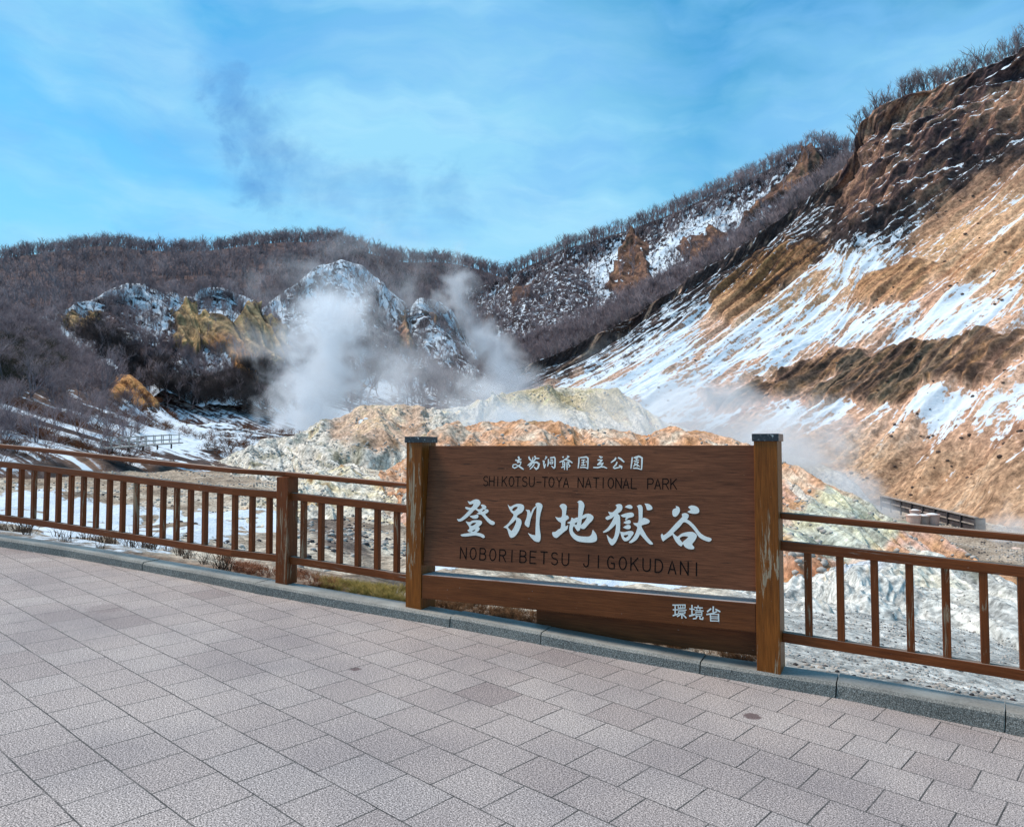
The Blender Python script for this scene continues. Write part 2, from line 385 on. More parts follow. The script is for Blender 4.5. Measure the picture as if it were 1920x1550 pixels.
# ------------------------------------------------------------------ sign
A = Vector((-.7385, 6.3056, 0)); B = Vector((1.6085, 5.1343, 0))
S = (B - A).normalized(); LEN = (B - A).length; DV = Vector((-S.y, S.x, 0)); UP = Vector((0, 0, 1))
EZ = EYE.z
def spt(s, d, z): return Vector((A.x, A.y, EZ + z)) + S * s + DV * d     # z relative to the eye
sign = empty('park_sign', spt(LEN / 2, .1, -1.40))
tag(sign, 'large brown wooden park sign board between two thick posts, with white brush lettering', 'sign')
CAPS = []
for s0, s1, zb in ((-.15, 0, -1.30), (LEN, LEN + .15, -1.465)):
    mid = (s0 + s1) / 2
    post = beam('post', spt(mid, .11, zb - .02), spt(mid, .11, .052), .22, .15, M_POST, sign, side=DV, bev=.005)
    capm = box_mesh('cap', .17, .24, .05, .003)
    cm_ = Matrix(((S.x, DV.x, 0, 0), (S.y, DV.y, 0, 0), (0, 0, 1, 0), (0, 0, 0, 1))); cm_.translation = spt(mid, .11, .073)
    CAPS.append((capm, post, Matrix.Translation((0, 0, 0)) @ cm_))
# board (leans back at the top)
ZB, ZT, DB, DT = -.948, .022, .028, .112
TILT = Vector((DV.x * (DT - DB), DV.y * (DT - DB), ZT - ZB)).normalized()
BN = S.cross(TILT).normalized()
if BN.y > 0: BN = -BN
TH = .045
c_ = (spt(LEN / 2, DB, ZB) + spt(LEN / 2, DT, ZT)) / 2 - BN * TH / 2
board = beam('board', c_ - S * (LEN / 2 - .002), c_ + S * (LEN / 2 - .002), TH, (spt(0, DB, ZB) - spt(0, DT, ZT)).length, M_BOARD, sign, up=TILT, bev=.003)
lowb = beam('lower_beam', spt(.002, .096, -1.117), spt(LEN - .002, .096, -1.117), .18, .192, M_BEAM, sign, side=DV, bev=.007)
rear = beam('rear_beam', spt(.95, .20, -1.32), spt(LEN - .002, .20, -1.32), .05, .17, M_BEAM, sign, side=DV, bev=.005)
BO = spt(0, DB, ZB)
def bproj(px, py, dd=None):
    d = ray(px, py)
    if dd is None: n, o = BN, BO
    else: n, o = DV, spt(0, dd, 0)
    t = (o - EYE).dot(n) / d.dot(n); return EYE + d * t
def place_child(name, me, mat, parent, mw):
    o = link(name, me, mat, parent); bpy.context.view_layer.update()
    o.matrix_world = mw; return o
def frame_at(origin, x, n):
    """matrix: X along x, Z = outward normal n"""
    y = n.cross(x).normalized(); m = Matrix(((x.x, y.x, n.x, 0), (x.y, y.y, n.y, 0), (x.z, y.z, n.z, 0), (0, 0, 0, 1))); m.translation = origin; return m
for cm0, post, mm in CAPS: place_child('cap', cm0, M_CAP, post, mm)
BM = frame_at(BO, S, BN); BMI = BM.inverted()
FM = frame_at(spt(0, .006, -1.2), S, -DV); FMI = FM.inverted()

def smooth_poly(pts, n=3):
    P = np.array(pts, float); out = []; k = len(P)
    for i in range(k):
        p0, p1, p2, p3 = P[i - 1], P[i], P[(i + 1) % k], P[(i + 2) % k]
        def ang(a, b, c):
            u, v = b - a, c - b; return (u @ v) / (np.linalg.norm(u) * np.linalg.norm(v) + 1e-9)
        t1 = 0.5 * (p2 - p0) if ang(p0, p1, p2) > 0.1 else (p2 - p1) * .6
        t2 = 0.5 * (p3 - p1) if ang(p1, p2, p3) > 0.1 else (p2 - p1) * .6
        for j in range(n):
            t = j / n; h1 = 2 * t**3 - 3 * t**2 + 1; h2 = t**3 - 2 * t**2 + t; h3 = -2 * t**3 + 3 * t**2; h4 = t**3 - t**2
            out.append(h1 * p1 + h2 * t1 + h3 * p2 + h4 * t2)
    return out
def glyph_object(name, loops, M, MI, mat, parent, off=(0, 0), scl=1.0, depth=.0025):
    """one character: outlines (and holes) lying on the board, cut out as a thin solid"""
    cu = bpy.data.curves.new(name, 'CURVE'); cu.dimensions = '2D'; cu.fill_mode = 'BOTH'; cu.extrude = depth
    for lp in loops:
        pts = [MI @ bproj(off[0] + x / scl, off[1] + y / scl) for x, y in smooth_poly(lp)]
        sp = cu.splines.new('POLY'); sp.points.add(len(pts) - 1); sp.use_cyclic_u = True
        for q, p in zip(sp.points, pts): q.co = (p.x, p.y, 0, 1)
    tmp = bpy.data.objects.new('tmp', cu); COL.objects.link(tmp)
    dg = bpy.context.evaluated_depsgraph_get(); me = bpy.data.meshes.new_from_object(tmp.evaluated_get(dg))
    bpy.data.objects.remove(tmp); bpy.data.curves.remove(cu); me.name = name
    mt = M.copy(); mt.translation = M.translation + M.col[2].xyz * (depth * .6)
    me.materials.clear()
    return place_child(name, me, mat, parent, mt)
G2, G3, GC = ((840, 910), 7.3846), ((1100, 910), 7.3846), ((1020, 920), 14.09)
GLYPHS = [
 (G2, [[(275,215),(310,222),(345,205),(388,190),(430,200),(452,235),(440,270),(400,315),(435,330),(480,305),(455,268),(478,262),(515,275),(535,302),(515,325),(548,330),(565,350),(550,375),(515,395),(540,430),(590,475),(640,500),(650,525),(630,543),(590,535),(540,490),(490,430),(460,402),(425,398),(400,385),(432,372),(405,347),(375,335),(330,380),(290,420),(240,460),(190,490),(150,495),(128,462),(165,462),(210,430),(265,375),(300,340),(272,333),(242,312),(250,295),(290,303),(322,306),(350,275),(355,248),(310,262),(287,240)], [(472,350),(500,328),(515,340),(484,362)],
       [(300,420),(360,412),(405,400),(425,420),(410,450),(370,458),(330,445)],
       [(250,495),(300,505),(340,485),(400,478),(455,485),(475,510),(460,540),(425,570),(440,590),(430,620),(395,650),(450,660),(500,685),(512,715),(490,725),(450,705),(390,690),(320,695),(250,703),(195,700),(177,680),(230,665),(300,656),(325,648),(290,640),(272,620),(300,595),(290,560),(265,525)], [(312,545),(345,517),(395,512),(378,535),(335,558)], [(332,632),(350,618),(388,603),(365,632)]]),
 (G2, [[(830,262),(865,292),(920,265),(975,252),(1030,262),(1055,290),(1050,335),(1020,375),(965,410),(958,440),(1000,460),(1020,500),(1010,560),(975,640),(930,700),(885,722),(860,710),(840,660),(820,600),(770,578),(830,530),(880,465),(912,405),(880,370),(850,320)], [(890,330),(920,300),(960,293),(965,310),(925,350),(900,350)], [(835,570),(890,520),(943,468),(945,510),(910,590),(880,630),(850,600)],
       [(1075,335),(1130,340),(1148,390),(1178,320),(1222,278),(1212,262),(1240,237),(1290,250),(1310,290),(1285,380),(1268,500),(1272,600),(1285,700),(1275,765),(1250,780),(1200,765),(1150,715),(1110,658),(1165,680),(1213,688),(1215,600),(1222,450),(1232,290),(1195,335),(1165,410),(1140,490),(1128,560),(1112,578),(1075,550),(1065,515),(1092,440),(1100,375),(1090,350)]]),
 (GC, [[(420,405),(450,360),(500,338),(560,355),(605,405),(600,480),(580,650),(615,645),(660,700),(640,745),(575,800),(565,930),(600,925),(645,900),(620,1010),(560,1060),(450,1150),(370,1220),(320,1240),(260,1210),(220,1130),(235,1085),(300,1080),(380,1020),(445,975),(455,850),(400,810),(340,750),(305,685),(380,705),(470,685),(485,560),(470,480)],
       [(615,840),(665,815),(705,795),(735,700),(790,730),(850,705),(905,690),(910,560),(920,340),(878,295),(950,252),(1010,275),(1055,330),(1070,400),(1045,520),(1015,655),(1100,610),(1180,600),(1250,625),(1300,670),(1310,720),(1270,790),(1200,860),(1120,950),(1070,1000),(1010,1000),(965,975),(950,1030),(905,1060),(870,1040),(800,930),(770,960),(765,1050),(800,1110),(870,1170),(960,1195),(1080,1205),(1200,1200),(1250,1160),(1270,1110),(1290,1025),(1340,1080),(1385,1150),(1405,1240),(1390,1310),(1320,1350),(1200,1365),(1050,1355),(920,1335),(820,1285),(740,1210),(690,1120),(670,1010),(685,900),(690,870),(640,855)], [(805,862),(840,842),(888,818),(860,905),(830,885)], [(1005,750),(1070,720),(1145,690),(1090,790),(1030,860),(980,905),(995,800)]]),
 (G3, [[(402,270),(440,255),(480,262),(497,300),(480,350),(430,388),(460,420),(465,480),(465,580),(458,650),(430,730),(400,790),(355,827),(320,800),(295,740),(280,680),(320,720),(355,745),(385,700),(405,600),(408,530),(360,580),(300,630),(240,652),(228,638),(290,590),(350,500),(385,425),(340,455),(290,475),(265,455),(270,435),(325,412),(310,385),(300,362),(355,370),(390,345),(420,305)],
       [(530,298),(560,275),(600,265),(635,290),(630,315),(600,320),(560,308)], [(472,410),(540,385),(620,372),(655,395),(645,430),(580,450),(545,480),(535,470),(550,440),(500,435)],
       [(510,515),(560,480),(600,480),(612,510),(590,530),(550,530)], [(505,578),(560,545),(600,548),(612,575),(595,600),(550,600)],
       [(465,635),(520,645),(590,628),(640,635),(650,665),(620,710),(590,750),(545,770),(510,755),(485,710)], [(512,690),(570,680),(580,692),(545,722),(525,715)],
       [(695,285),(740,265),(775,300),(775,400),(775,470),(790,445),(850,465),(875,495),(850,525),(770,548),(765,575),(800,640),(850,720),(915,795),(915,815),(870,808),(810,750),(740,670),(700,740),(640,785),(600,794),(585,780),(625,745),(670,680),(700,600),(700,570),(660,540),(648,515),(715,510),(722,400),(715,315)],
       [(802,248),(860,255),(900,285),(912,320),(890,335),(840,338),(825,290)]]),
 (G3, [[(1235,280),(1280,300),(1292,350),(1270,400),(1230,432),(1195,415),(1188,360),(1205,325),(1240,310)], [(1405,298),(1450,275),(1510,285),(1550,315),(1560,360),(1535,385),(1480,390),(1430,380),(1395,362),(1445,335)],
       [(1320,395),(1365,380),(1410,400),(1410,440),(1390,468),(1440,500),(1510,570),(1570,650),(1640,700),(1715,725),(1730,750),(1700,775),(1640,760),(1560,715),(1500,630),(1430,550),(1350,505),(1290,570),(1200,655),(1255,705),(1310,668),(1380,645),(1460,640),(1510,665),(1527,700),(1500,760),(1462,812),(1490,850),(1480,878),(1420,878),(1365,850),(1335,805),(1315,838),(1280,825),(1240,780),(1210,730),(1190,680),(1130,720),(1060,772),(1040,740),(1030,690),(1045,663),(1065,690),(1130,640),(1230,530),(1300,460),(1325,430)], [(1290,735),(1320,705),(1370,700),(1410,710),(1380,740),(1345,768),(1328,788)]]),
]
for (off, scl), loops in GLYPHS:
    glyph_object('character', loops, BM, BMI, M_WHITE, board, off, scl)

def ribbon_mesh(name, strokes, MI, dd=None, taper=True, base=.0012):
    """brush or gothic strokes: strokes = (list of 3D-projected points, width in metres)"""
    V = []; Fq = []
    for k, (pts, w) in enumerate(strokes):
        P = []
        for a, b_ in zip(pts, pts[1:]):
            for t in (0, .33, .66): P.append(a.lerp(b_, t))
        P.append(pts[-1]); n = len(P); z = base + .00022 * k; b0 = len(V)
        for i, p in enumerate(P):
            d = (P[min(i + 1, n - 1)] - P[max(i - 1, 0)]); d.normalize(); nn = Vector((-d.y, d.x))
            t = i / (n - 1); ww = w / 2 * ((0.55 + 0.75 * math.sin(math.pi * min(1, .15 + t * .8)) ** .7) * .85 if taper else 1)
            q = p + (d * (w * .35) * (-1 if i == 0 else 1 if i == n - 1 else 0) if not taper else Vector((0, 0)))
            for sg in (1, -1): V.append((q.x + nn.x * ww * sg, q.y + nn.y * ww * sg, z))
        for i in range(n - 1): Fq.append((b0 + 2 * i, b0 + 2 * i + 1, b0 + 2 * i + 3, b0 + 2 * i + 2))
    me = np_mesh(name, V, Fq); 
    if me.polygons[0].normal.z < 0: me.flip_normals()
    return me
def stroke_char(name, strokes, off, scl, M, MI, mat, parent, dd=None, taper=True, wk=1.0):
    ss = []
    for pts, w in strokes:
        q = [MI @ bproj(off[0] + x / scl, off[1] + y / scl, dd) for x, y in pts]
        q = [Vector((v.x, v.y)) for v in q]
        ss.append((q, w / scl * 6.0 / F * wk))
    return place_child(name, ribbon_mesh(name, ss, MI, dd, taper), mat, parent, M)
SM1, SM2, KM = ((955, 848), 14.77), ((1080, 848), 14.77), ((1240, 1110), 14.77)
SMALL = [
 (SM1, [([(250,110),(285,200)],55),([(165,210),(230,225),(335,185)],42),([(285,200),(230,275)],35),([(215,275),(330,255)],42),([(330,255),(310,330),(260,370),(150,435),(95,400),(110,340),(180,330),(260,370)],34),([(250,365),(400,470)],46)]),
 (SM1, [([(540,110),(560,180),(620,240)],46),([(700,95),(735,165)],46),([(735,165),(835,165)],36),([(660,130),(630,240)],30),([(735,165),(690,220),(600,290),(510,360)],46),([(640,300),(550,400)],46),([(700,310),(650,390),(570,465)],36),([(600,290),(760,270),(830,320),(800,420),(750,465),(690,400)],52)]),
 (SM1, [([(1000,115),(1040,130),(985,195)],36),([(925,240),(965,240),(955,310),(975,440)],46),([(975,440),(1010,310)],26),([(1085,180),(1085,290),(1060,390)],40),([(1130,150),(1250,130),(1270,180),(1265,400),(1240,440),(1170,370)],42),([(1135,205),(1215,205)],30),([(1120,265),(1215,250),(1200,310),(1130,310),(1125,265)],30)]),
 (SM1, [([(1480,110),(1500,150)],46),([(1600,100),(1665,120)],42),([(1640,130),(1490,230),(1390,270)],36),([(1530,190),(1650,220),(1750,290)],42),([(1480,260),(1490,400)],30),([(1485,262),(1540,265)],26),([(1540,265),(1530,480)],36),([(1490,330),(1540,320)],20),([(1440,420),(1550,385)],34),([(1600,270),(1605,485)],38),([(1600,270),(1660,270),(1640,330),(1690,370),(1640,410)],32)]),
 (SM2, [([(85,130),(80,280),(60,440)],38),([(110,145),(290,125),(335,160),(330,330),(325,460)],42),([(150,215),(260,200)],32),([(150,285),(250,270)],28),([(215,215),(200,350)],32),([(140,350),(280,350)],32),([(285,230),(285,290)],25),([(110,415),(250,410),(320,440)],32)]),
 (SM2, [([(640,110),(735,135),(670,150)],36),([(600,210),(730,210),(650,290),(590,340)],42),([(590,340),(760,295),(680,390)],40),([(480,415),(600,420),(700,395),(780,400),(865,440)],40)]),
 (SM2, [([(1110,140),(1080,200),(970,280)],46),([(1165,140),(1240,180),(1340,270)],46),([(1140,260),(1110,340),(1030,410)],40),([(1030,410),(1070,440),(1260,400)],36),([(1190,360),(1270,390),(1260,455)],40)]),
 (SM2, [([(1560,130),(1545,280),(1520,450)],38),([(1600,150),(1740,105),(1830,150),(1825,320),(1815,480)],45),([(1640,175),(1730,155)],28),([(1600,240),(1750,210)],28),([(1690,150),(1680,230)],28),([(1640,270),(1740,260),(1690,320),(1620,330),(1640,270)],24),([(1680,320),(1580,390)],30),([(1690,310),(1700,400)],28),([(1690,330),(1770,395)],28),([(1580,435),(1700,435),(1800,470)],35)]),
]
for (off, scl), st in SMALL: stroke_char('character', st, off, scl, BM, BMI, M_WHITE, board, wk=.92)
MINISTRY = [
 [([(320,350),(450,350)],35),([(330,480),(440,480)],35),([(330,640),(460,600)],40),([(385,350),(385,620)],35),([(470,340),(470,430)],26),([(660,340),(660,430)],26),([(465,345),(665,345)],30),([(470,430),(660,430)],28),([(535,345),(535,430)],20),([(598,345),(598,430)],20),([(440,475),(690,485)],28),([(480,525),(665,530)],26),([(480,525),(480,580)],24),([(660,530),(655,585)],24),([(480,578),(655,582)],26),([(570,590),(575,710)],36),([(560,590),(450,660)],36),([(590,600),(690,700)],38)],
 [([(790,455),(910,470)],35),([(850,360),(850,640)],38),([(785,650),(920,610)],45),([(920,415),(1140,430)],30),([(1020,370),(1020,410)],32),([(985,430),(990,500)],22),([(1075,440),(1070,500)],22),([(940,500),(1160,508)],28),([(960,545),(960,645)],26),([(1125,545),(1120,645)],26),([(960,543),(1125,548)],24),([(960,597),(1120,600)],22),([(960,645),(1120,647)],24),([(1000,650),(960,720),(890,725)],36),([(1070,650),(1075,730),(1150,740),(1155,690)],36)],
 [([(1440,400),(1435,540)],40),([(1370,455),(1280,530)],42),([(1510,470),(1620,530)],42),([(1530,530),(1440,580),(1260,610)],38),([(1360,590),(1370,790)],36),([(1585,600),(1590,800)],36),([(1370,603),(1590,606)],26),([(1370,667),(1585,675)],24),([(1370,717),(1585,725)],24),([(1370,785),(1590,790)],28)],
]
for st in MINISTRY: stroke_char('character', st, KM[0], KM[1], FM, FMI, M_WHITE, lowb, .006, taper=False, wk=.86)
# gothic capitals on a 4 x 6 grid
def arc(cx, cy, rx, ry, a0, a1, n=8): return [(cx + rx * math.cos(R(a0 + (a1 - a0) * i / n)), cy + ry * math.sin(R(a0 + (a1 - a0) * i / n))) for i in range(n + 1)]
LT = {'A': [[(0,0),(2,6),(4,0)],[(.7,2),(3.3,2)]], 'B': [[(0,0),(0,6)],[(0,6),(2.2,6)]+arc(2.2,4.6,1.5,1.4,90,-90)+[(0,3.2)],[(0,0),(2.3,0)]+arc(2.3,1.6,1.7,1.6,-90,90)],
 'D': [[(0,0),(0,6)],[(0,6),(1.6,6)]+arc(1.6,3,2.4,3,90,-90)+[(0,0)]], 'E': [[(0,0),(0,6)],[(0,6),(3.8,6)],[(0,3.1),(3.3,3.1)],[(0,0),(3.8,0)]],
 'G': [arc(2,3,2,3,50,360-90)+[(3.9,.2),(3.9,2.7)],[(2.2,2.7),(3.9,2.7)]], 'H': [[(0,0),(0,6)],[(4,0),(4,6)],[(0,3),(4,3)]], 'I': [[(2,0),(2,6)]],
 'J': [[(3.3,6),(3.3,1.6)]+arc(1.9,1.6,1.4,1.6,0,-170)], 'K': [[(0,0),(0,6)],[(3.8,6),(0,2.4)],[(1.3,3.6),(4,0)]], 'L': [[(0,6),(0,0)],[(0,0),(3.7,0)]],
 'N': [[(0,0),(0,6)],[(0,6),(4,0)],[(4,0),(4,6)]], 'O': [arc(2,3,2,3,0,360,16)], 'P': [[(0,0),(0,6)],[(0,6),(2.3,6)]+arc(2.3,4.4,1.6,1.6,90,-90)+[(0,2.8)]],
 'R': [[(0,0),(0,6)],[(0,6),(2.3,6)]+arc(2.3,4.5,1.6,1.5,90,-90)+[(0,3)],[(2,3),(4,0)]], 'S': [arc(2,4.5,1.8,1.5,30,270)+arc(2,1.5,1.9,1.5,90,-150)[1:]],
 'T': [[(0,6),(4,6)],[(2,0),(2,6)]], 'U': [[(0,6),(0,1.9)]+arc(2,1.9,2,1.9,180,360)+[(4,6)]], 'Y': [[(0,6),(2,3)],[(4,6),(2,3)],[(2,3),(2,0)]], '-': [[(.2,2.8),(3.8,2.8)]]}
def latin(word, off, scl, lw, lh, sw):
    for ch, x, y in word:
        c0 = BMI @ bproj(off[0] + x / scl, off[1] + y / scl)
        ss = [([Vector((c0.x + (a / 4 - .5) * lw, c0.y + (b / 6 - .5) * lh)) for a, b in s_], sw) for s_ in LT[ch]]
        place_child('letter', ribbon_mesh('letter', ss, BMI, None, False), M_BLACK, board, BM)
latin([(c, x, 236 + (x - 272) * 22 / 1353) for c, x in zip('SHIKOTSU-TOYANATIONALPARK', [272,315,358,407,457,503,553,603,655,697,745,800,850,955,1010,1067,1117,1172,1228,1282,1340,1458,1510,1567,1625])], (840, 840), 3.84, .042, .073, .0068)
latin(list(zip('NOBORIBETSUJIGOKUDANI', [213,348,483,620,757,885,1040,1180,1328,1475,1625,1915,2082,2257,2420,2582,2750,2920,3103,3272,3440], [935,940,948,957,968,975,983,993,1000,1010,1022,1038,1052,1065,1075,1087,1098,1112,1130,1142,1157])), (840, 910), 7.3846, .053, .088, .0085)

# ------------------------------------------------------------------ fences
def plan_fence(root, pts, start_post, spacing=.2, hs=None, nb_phase=.1):
    """pts: plan points (Vector) on kerb top; rails between them"""
    acc = 0.0
    for a, b_, ha, hb in zip(pts, pts[1:], hs, hs[1:]):
        d = (b_ - a)
        for nm, z0, w, h in (('top_rail', .965, .075, .05), ('middle_rail', .775, .06, .065), ('bottom_rail', .205, .06, .065)):
            beam(nm, a + UP * z0 * ha, b_ + UP * z0 * hb, w, h, M_RAIL, root, bev=.012 if nm == 'top_rail' else .006, ext=.0)
def balusters(root, a, b_, n, t0, dt, ha=1, hb=1, z0=.2375, z1=.7425):
    for i in range(n):
        t = t0 + i * dt
        if t > .995: break
        p = a.lerp(b_, t); h = ha + (hb - ha) * t
        p = p + Vector((random.uniform(-.003, .003), 0, 0))
        beam('baluster', p + UP * z0 * h, p + UP * z1 * h, .045, .045, M_FENCE, root, side=DV, bev=.004)
def gpt(px, py, off=.1):   # point on the kerb top seen at this pixel
    return on_ground(px, py, off)
def kerb_pt(px_, inset=.1):
    """point on the centre of the kerb top near image column px_"""
    for i in range(len(KB) - 1):
        if KB[i][0] <= px_ <= KB[i + 1][0]:
            t = (px_ - KB[i][0]) / (KB[i + 1][0] - KB[i][0]); d, n = kerb_dir(i); d2, n2 = kerb_dir(i + 1)
            return KP[i].lerp(KP[i + 1], t) + n.lerp(n2, t) * inset + PN * (KH[i] + (KH[i + 1] - KH[i]) * t)
FP = (gpt(514, 1091) + gpt(540, 1094)) / 2 + DV * .065
fl = tag(empty('wooden_fence', FP), 'brown wooden baluster fence curving along the kerb to the left of the sign', 'fence')
fr = tag(empty('wooden_fence', spt(LEN + 1, .1, -1.5)), 'brown wooden baluster fence running from the sign to the right edge', 'fence')
LS = spt(-.15, .10, 0); LS.z = gz(LS.x, LS.y) + .095
beam('post', FP - UP * .01, FP + UP * .945, .135, .135, M_FENCE, fl, side=DV, bev=.005)
# short panel between fence post and sign
e0 = FP + (LS - FP).normalized() * .0
for nm, z0, w, h in (('top_rail', .968, .075, .045), ('middle_rail', .775, .06, .065), ('bottom_rail', .205, .06, .065)):
    s_ = FP + (LS - FP).normalized() * (.0 if nm == 'top_rail' else .06)
    beam(nm, s_ + UP * z0, LS + UP * z0, w, h, M_RAIL, fl, bev=.012 if nm == 'top_rail' else .006)
balusters(fl, FP, LS, 6, .145, .148)
# long curved part to the left
lp = [FP] + [kerb_pt(x, .11) for x in (420, 240, 60, -120, -380, -640)]
hsl = [1.0, 1.0, 1.015, 1.035, 1.05, 1.05, 1.05]
for k in range(6):
    a, b_ = lp[k], lp[k + 1]; ha, hb = hsl[k], hsl[k + 1]
    for nm, z0, w, h in (('top_rail', .968, .075, .045), ('middle_rail', .775, .06, .065), ('bottom_rail', .205, .06, .065)):
        s_ = a + (b_ - a).normalized() * (.06 if (k == 0 and nm != 'top_rail') else 0)
        beam(nm, s_ + UP * z0 * ha, b_ + UP * z0 * hb, w, h, M_RAIL, fl, bev=.01 if nm == 'top_rail' else .005, ext=.012)
cum = [0]
for a, b_ in zip(lp, lp[1:]): cum.append(cum[-1] + (b_ - a).length)
dist = .19
while dist < cum[-1]:
    k = max(i for i in range(len(cum)) if cum[i] <= dist); k = min(k, 5)
    t = (dist - cum[k]) / (cum[k + 1] - cum[k]); p = lp[k].lerp(lp[k + 1], t); h = hsl[k] + (hsl[k + 1] - hsl[k]) * t
    tl = random.uniform(-.004, .004)
    beam('baluster', p + UP * .2375 * h, p + UP * .7425 * h + S * tl, .045, .045, M_FENCE, fl, side=DV, bev=.004)
    dist += .196
beam('post', lp[-1] - UP * .01, lp[-1] + UP * 1.0, .135, .135, M_FENCE, fl, side=DV, bev=.005)
# right fence
RS = spt(LEN + .15, .12, 0); RS.z = gz(RS.x, RS.y) + .11
RE = RS + S * 3.2; RE.z = gz(RE.x, RE.y) + .11
for nm, z0, w, h in (('top_rail', .992, .075, .045), ('middle_rail', .795, .06, .065), ('bottom_rail', .195, .06, .065)):
    beam(nm, RS + UP * z0, RE + UP * z0, w, h, M_RAIL, fr, bev=.012 if nm == 'top_rail' else .006)
ln = (RE - RS).length
balusters(fr, RS, RE, 15, .165 / ln, .197 / ln, z0=.225, z1=.768)
beam('post', RE - UP * .01, RE + UP * .97, .135, .135, M_FENCE, fr, side=DV, bev=.005)
# ------------------------------------------------------------------ terrain
def P3(px, py, D):
    d = ray(px, py); return np.array(EYE + d * (D / d.y))
def Pz(px, D, z):
    return np.array(((px - 960) / F * D / math.cos(PITCH) * (1 + 0 * z), D, EZ + z))
def cr_matrix(n, m):
    """Catmull-Rom weights from n control points to m samples"""
    Wm = np.zeros((m, n)); t = np.linspace(0, n - 1, m)
    for r_, tt in enumerate(t):
        i = min(int(tt), n - 2); f = tt - i
        w = (-.5 * f + f * f - .5 * f**3, 1 - 2.5 * f * f + 1.5 * f**3, .5 * f + 2 * f * f - 1.5 * f**3, -.5 * f * f + .5 * f**3)
        for k, ww in zip((i - 1, i, i + 1, i + 2), w):
            if k < 0: Wm[r_, 0] += 2 * ww; Wm[r_, 1] -= ww
            elif k > n - 1: Wm[r_, n - 1] += 2 * ww; Wm[r_, n - 2] -= ww
            else: Wm[r_, k] += ww
    return Wm
class Patch: pass
def resample_row(row, n):
    """even samples along a row given by (px,py,D) knots, by px"""
    row = np.array(row, float); xs = np.linspace(row[0, 0], row[-1, 0], n)
    return np.array([P3(x, np.interp(x, row[:, 0], row[:, 1]), np.interp(x, row[:, 0], row[:, 2])) for x in xs])
def loft(rows, nu, nv, ctrl=None):
    p = Patch()
    C = np.array(ctrl) if ctrl is not None else np.array([resample_row(r_, 34) for r_ in rows])
    nr, nc = C.shape[:2]
    Wv, Wu = cr_matrix(nr, nv), cr_matrix(nc, nu)
    G = np.einsum('ij,jkc->ikc', Wv, C); G = np.einsum('ij,kjc->kic', Wu, G)
    p.G = G; p.nu, p.nv = nu, nv
    d = G - np.array(EYE); yc = d[..., 1] * math.cos(PITCH) + d[..., 2] * math.sin(PITCH); zc = -d[..., 1] * math.sin(PITCH) + d[..., 2] * math.cos(PITCH)
    yc = np.maximum(yc, 0.3)
    p.px = 960 + F * d[..., 0] / yc; p.py = 775 - F * zc / yc
    p.U = np.concatenate([np.zeros((nv, 1)), np.cumsum(np.linalg.norm(np.diff(G, axis=1), axis=2), axis=1)], 1)
    p.V = np.concatenate([np.zeros((1, nu)), np.cumsum(np.linalg.norm(np.diff(G, axis=0), axis=2), axis=0)], 0)
    p.row = np.linspace(0, nr - 1, nv)[:, None] * np.ones((1, nu))
    normals(p); return p
def normals(p):
    du = np.gradient(p.G, axis=1); dv = np.gradient(p.G, axis=0); n = np.cross(du, dv)
    n /= np.linalg.norm(n, axis=2)[..., None] + 1e-9
    s = np.sign((n[..., 2].mean()) if abs(n[..., 2].mean()) > .1 else -(n[..., 1].mean())); p.n = n * (1 if s >= 0 else -1)
def displace(p, h): p.G = p.G + p.n * h[..., None]; normals(p)
def srgb(r, g, b_):
    c = np.array([r, g, b_]) / 255.0; return np.where(c <= .04045, c / 12.92, ((c + .055) / 1.055) ** 2.4)
def build(p, name, col, snow, mat, label=None, kind='structure', wet=None):
    nv, nu = p.nv, p.nu; idx = np.arange(nv * nu).reshape(nv, nu)
    Fq = np.stack([idx[:-1, :-1], idx[:-1, 1:], idx[1:, 1:], idx[1:, :-1]], -1).reshape(-1, 4)
    me = np_mesh(name, p.G.reshape(-1, 3), Fq); smooth(me)
    if me.polygons[len(me.polygons) // 2].normal.dot(Vector(p.n[nv // 2, nu // 2])) < 0: me.flip_normals()
    a = me.color_attributes.new('Col', 'FLOAT_COLOR', 'POINT')
    rgba = np.ones((nv * nu, 4), np.float32); rgba[:, :3] = np.clip(col, 0.004, 1).reshape(-1, 3); a.data.foreach_set('color', rgba.ravel())
    s = me.attributes.new('snow', 'FLOAT', 'POINT'); s.data.foreach_set('value', snow.astype(np.float32).ravel())
    uv = me.attributes.new('suv', 'FLOAT_VECTOR', 'POINT')
    uvw = np.stack([p.U, p.V, np.zeros_like(p.U)], -1).astype(np.float32); uv.data.foreach_set('vector', uvw.ravel())
    return tag(link(name, me, mat), label, None, None, kind)
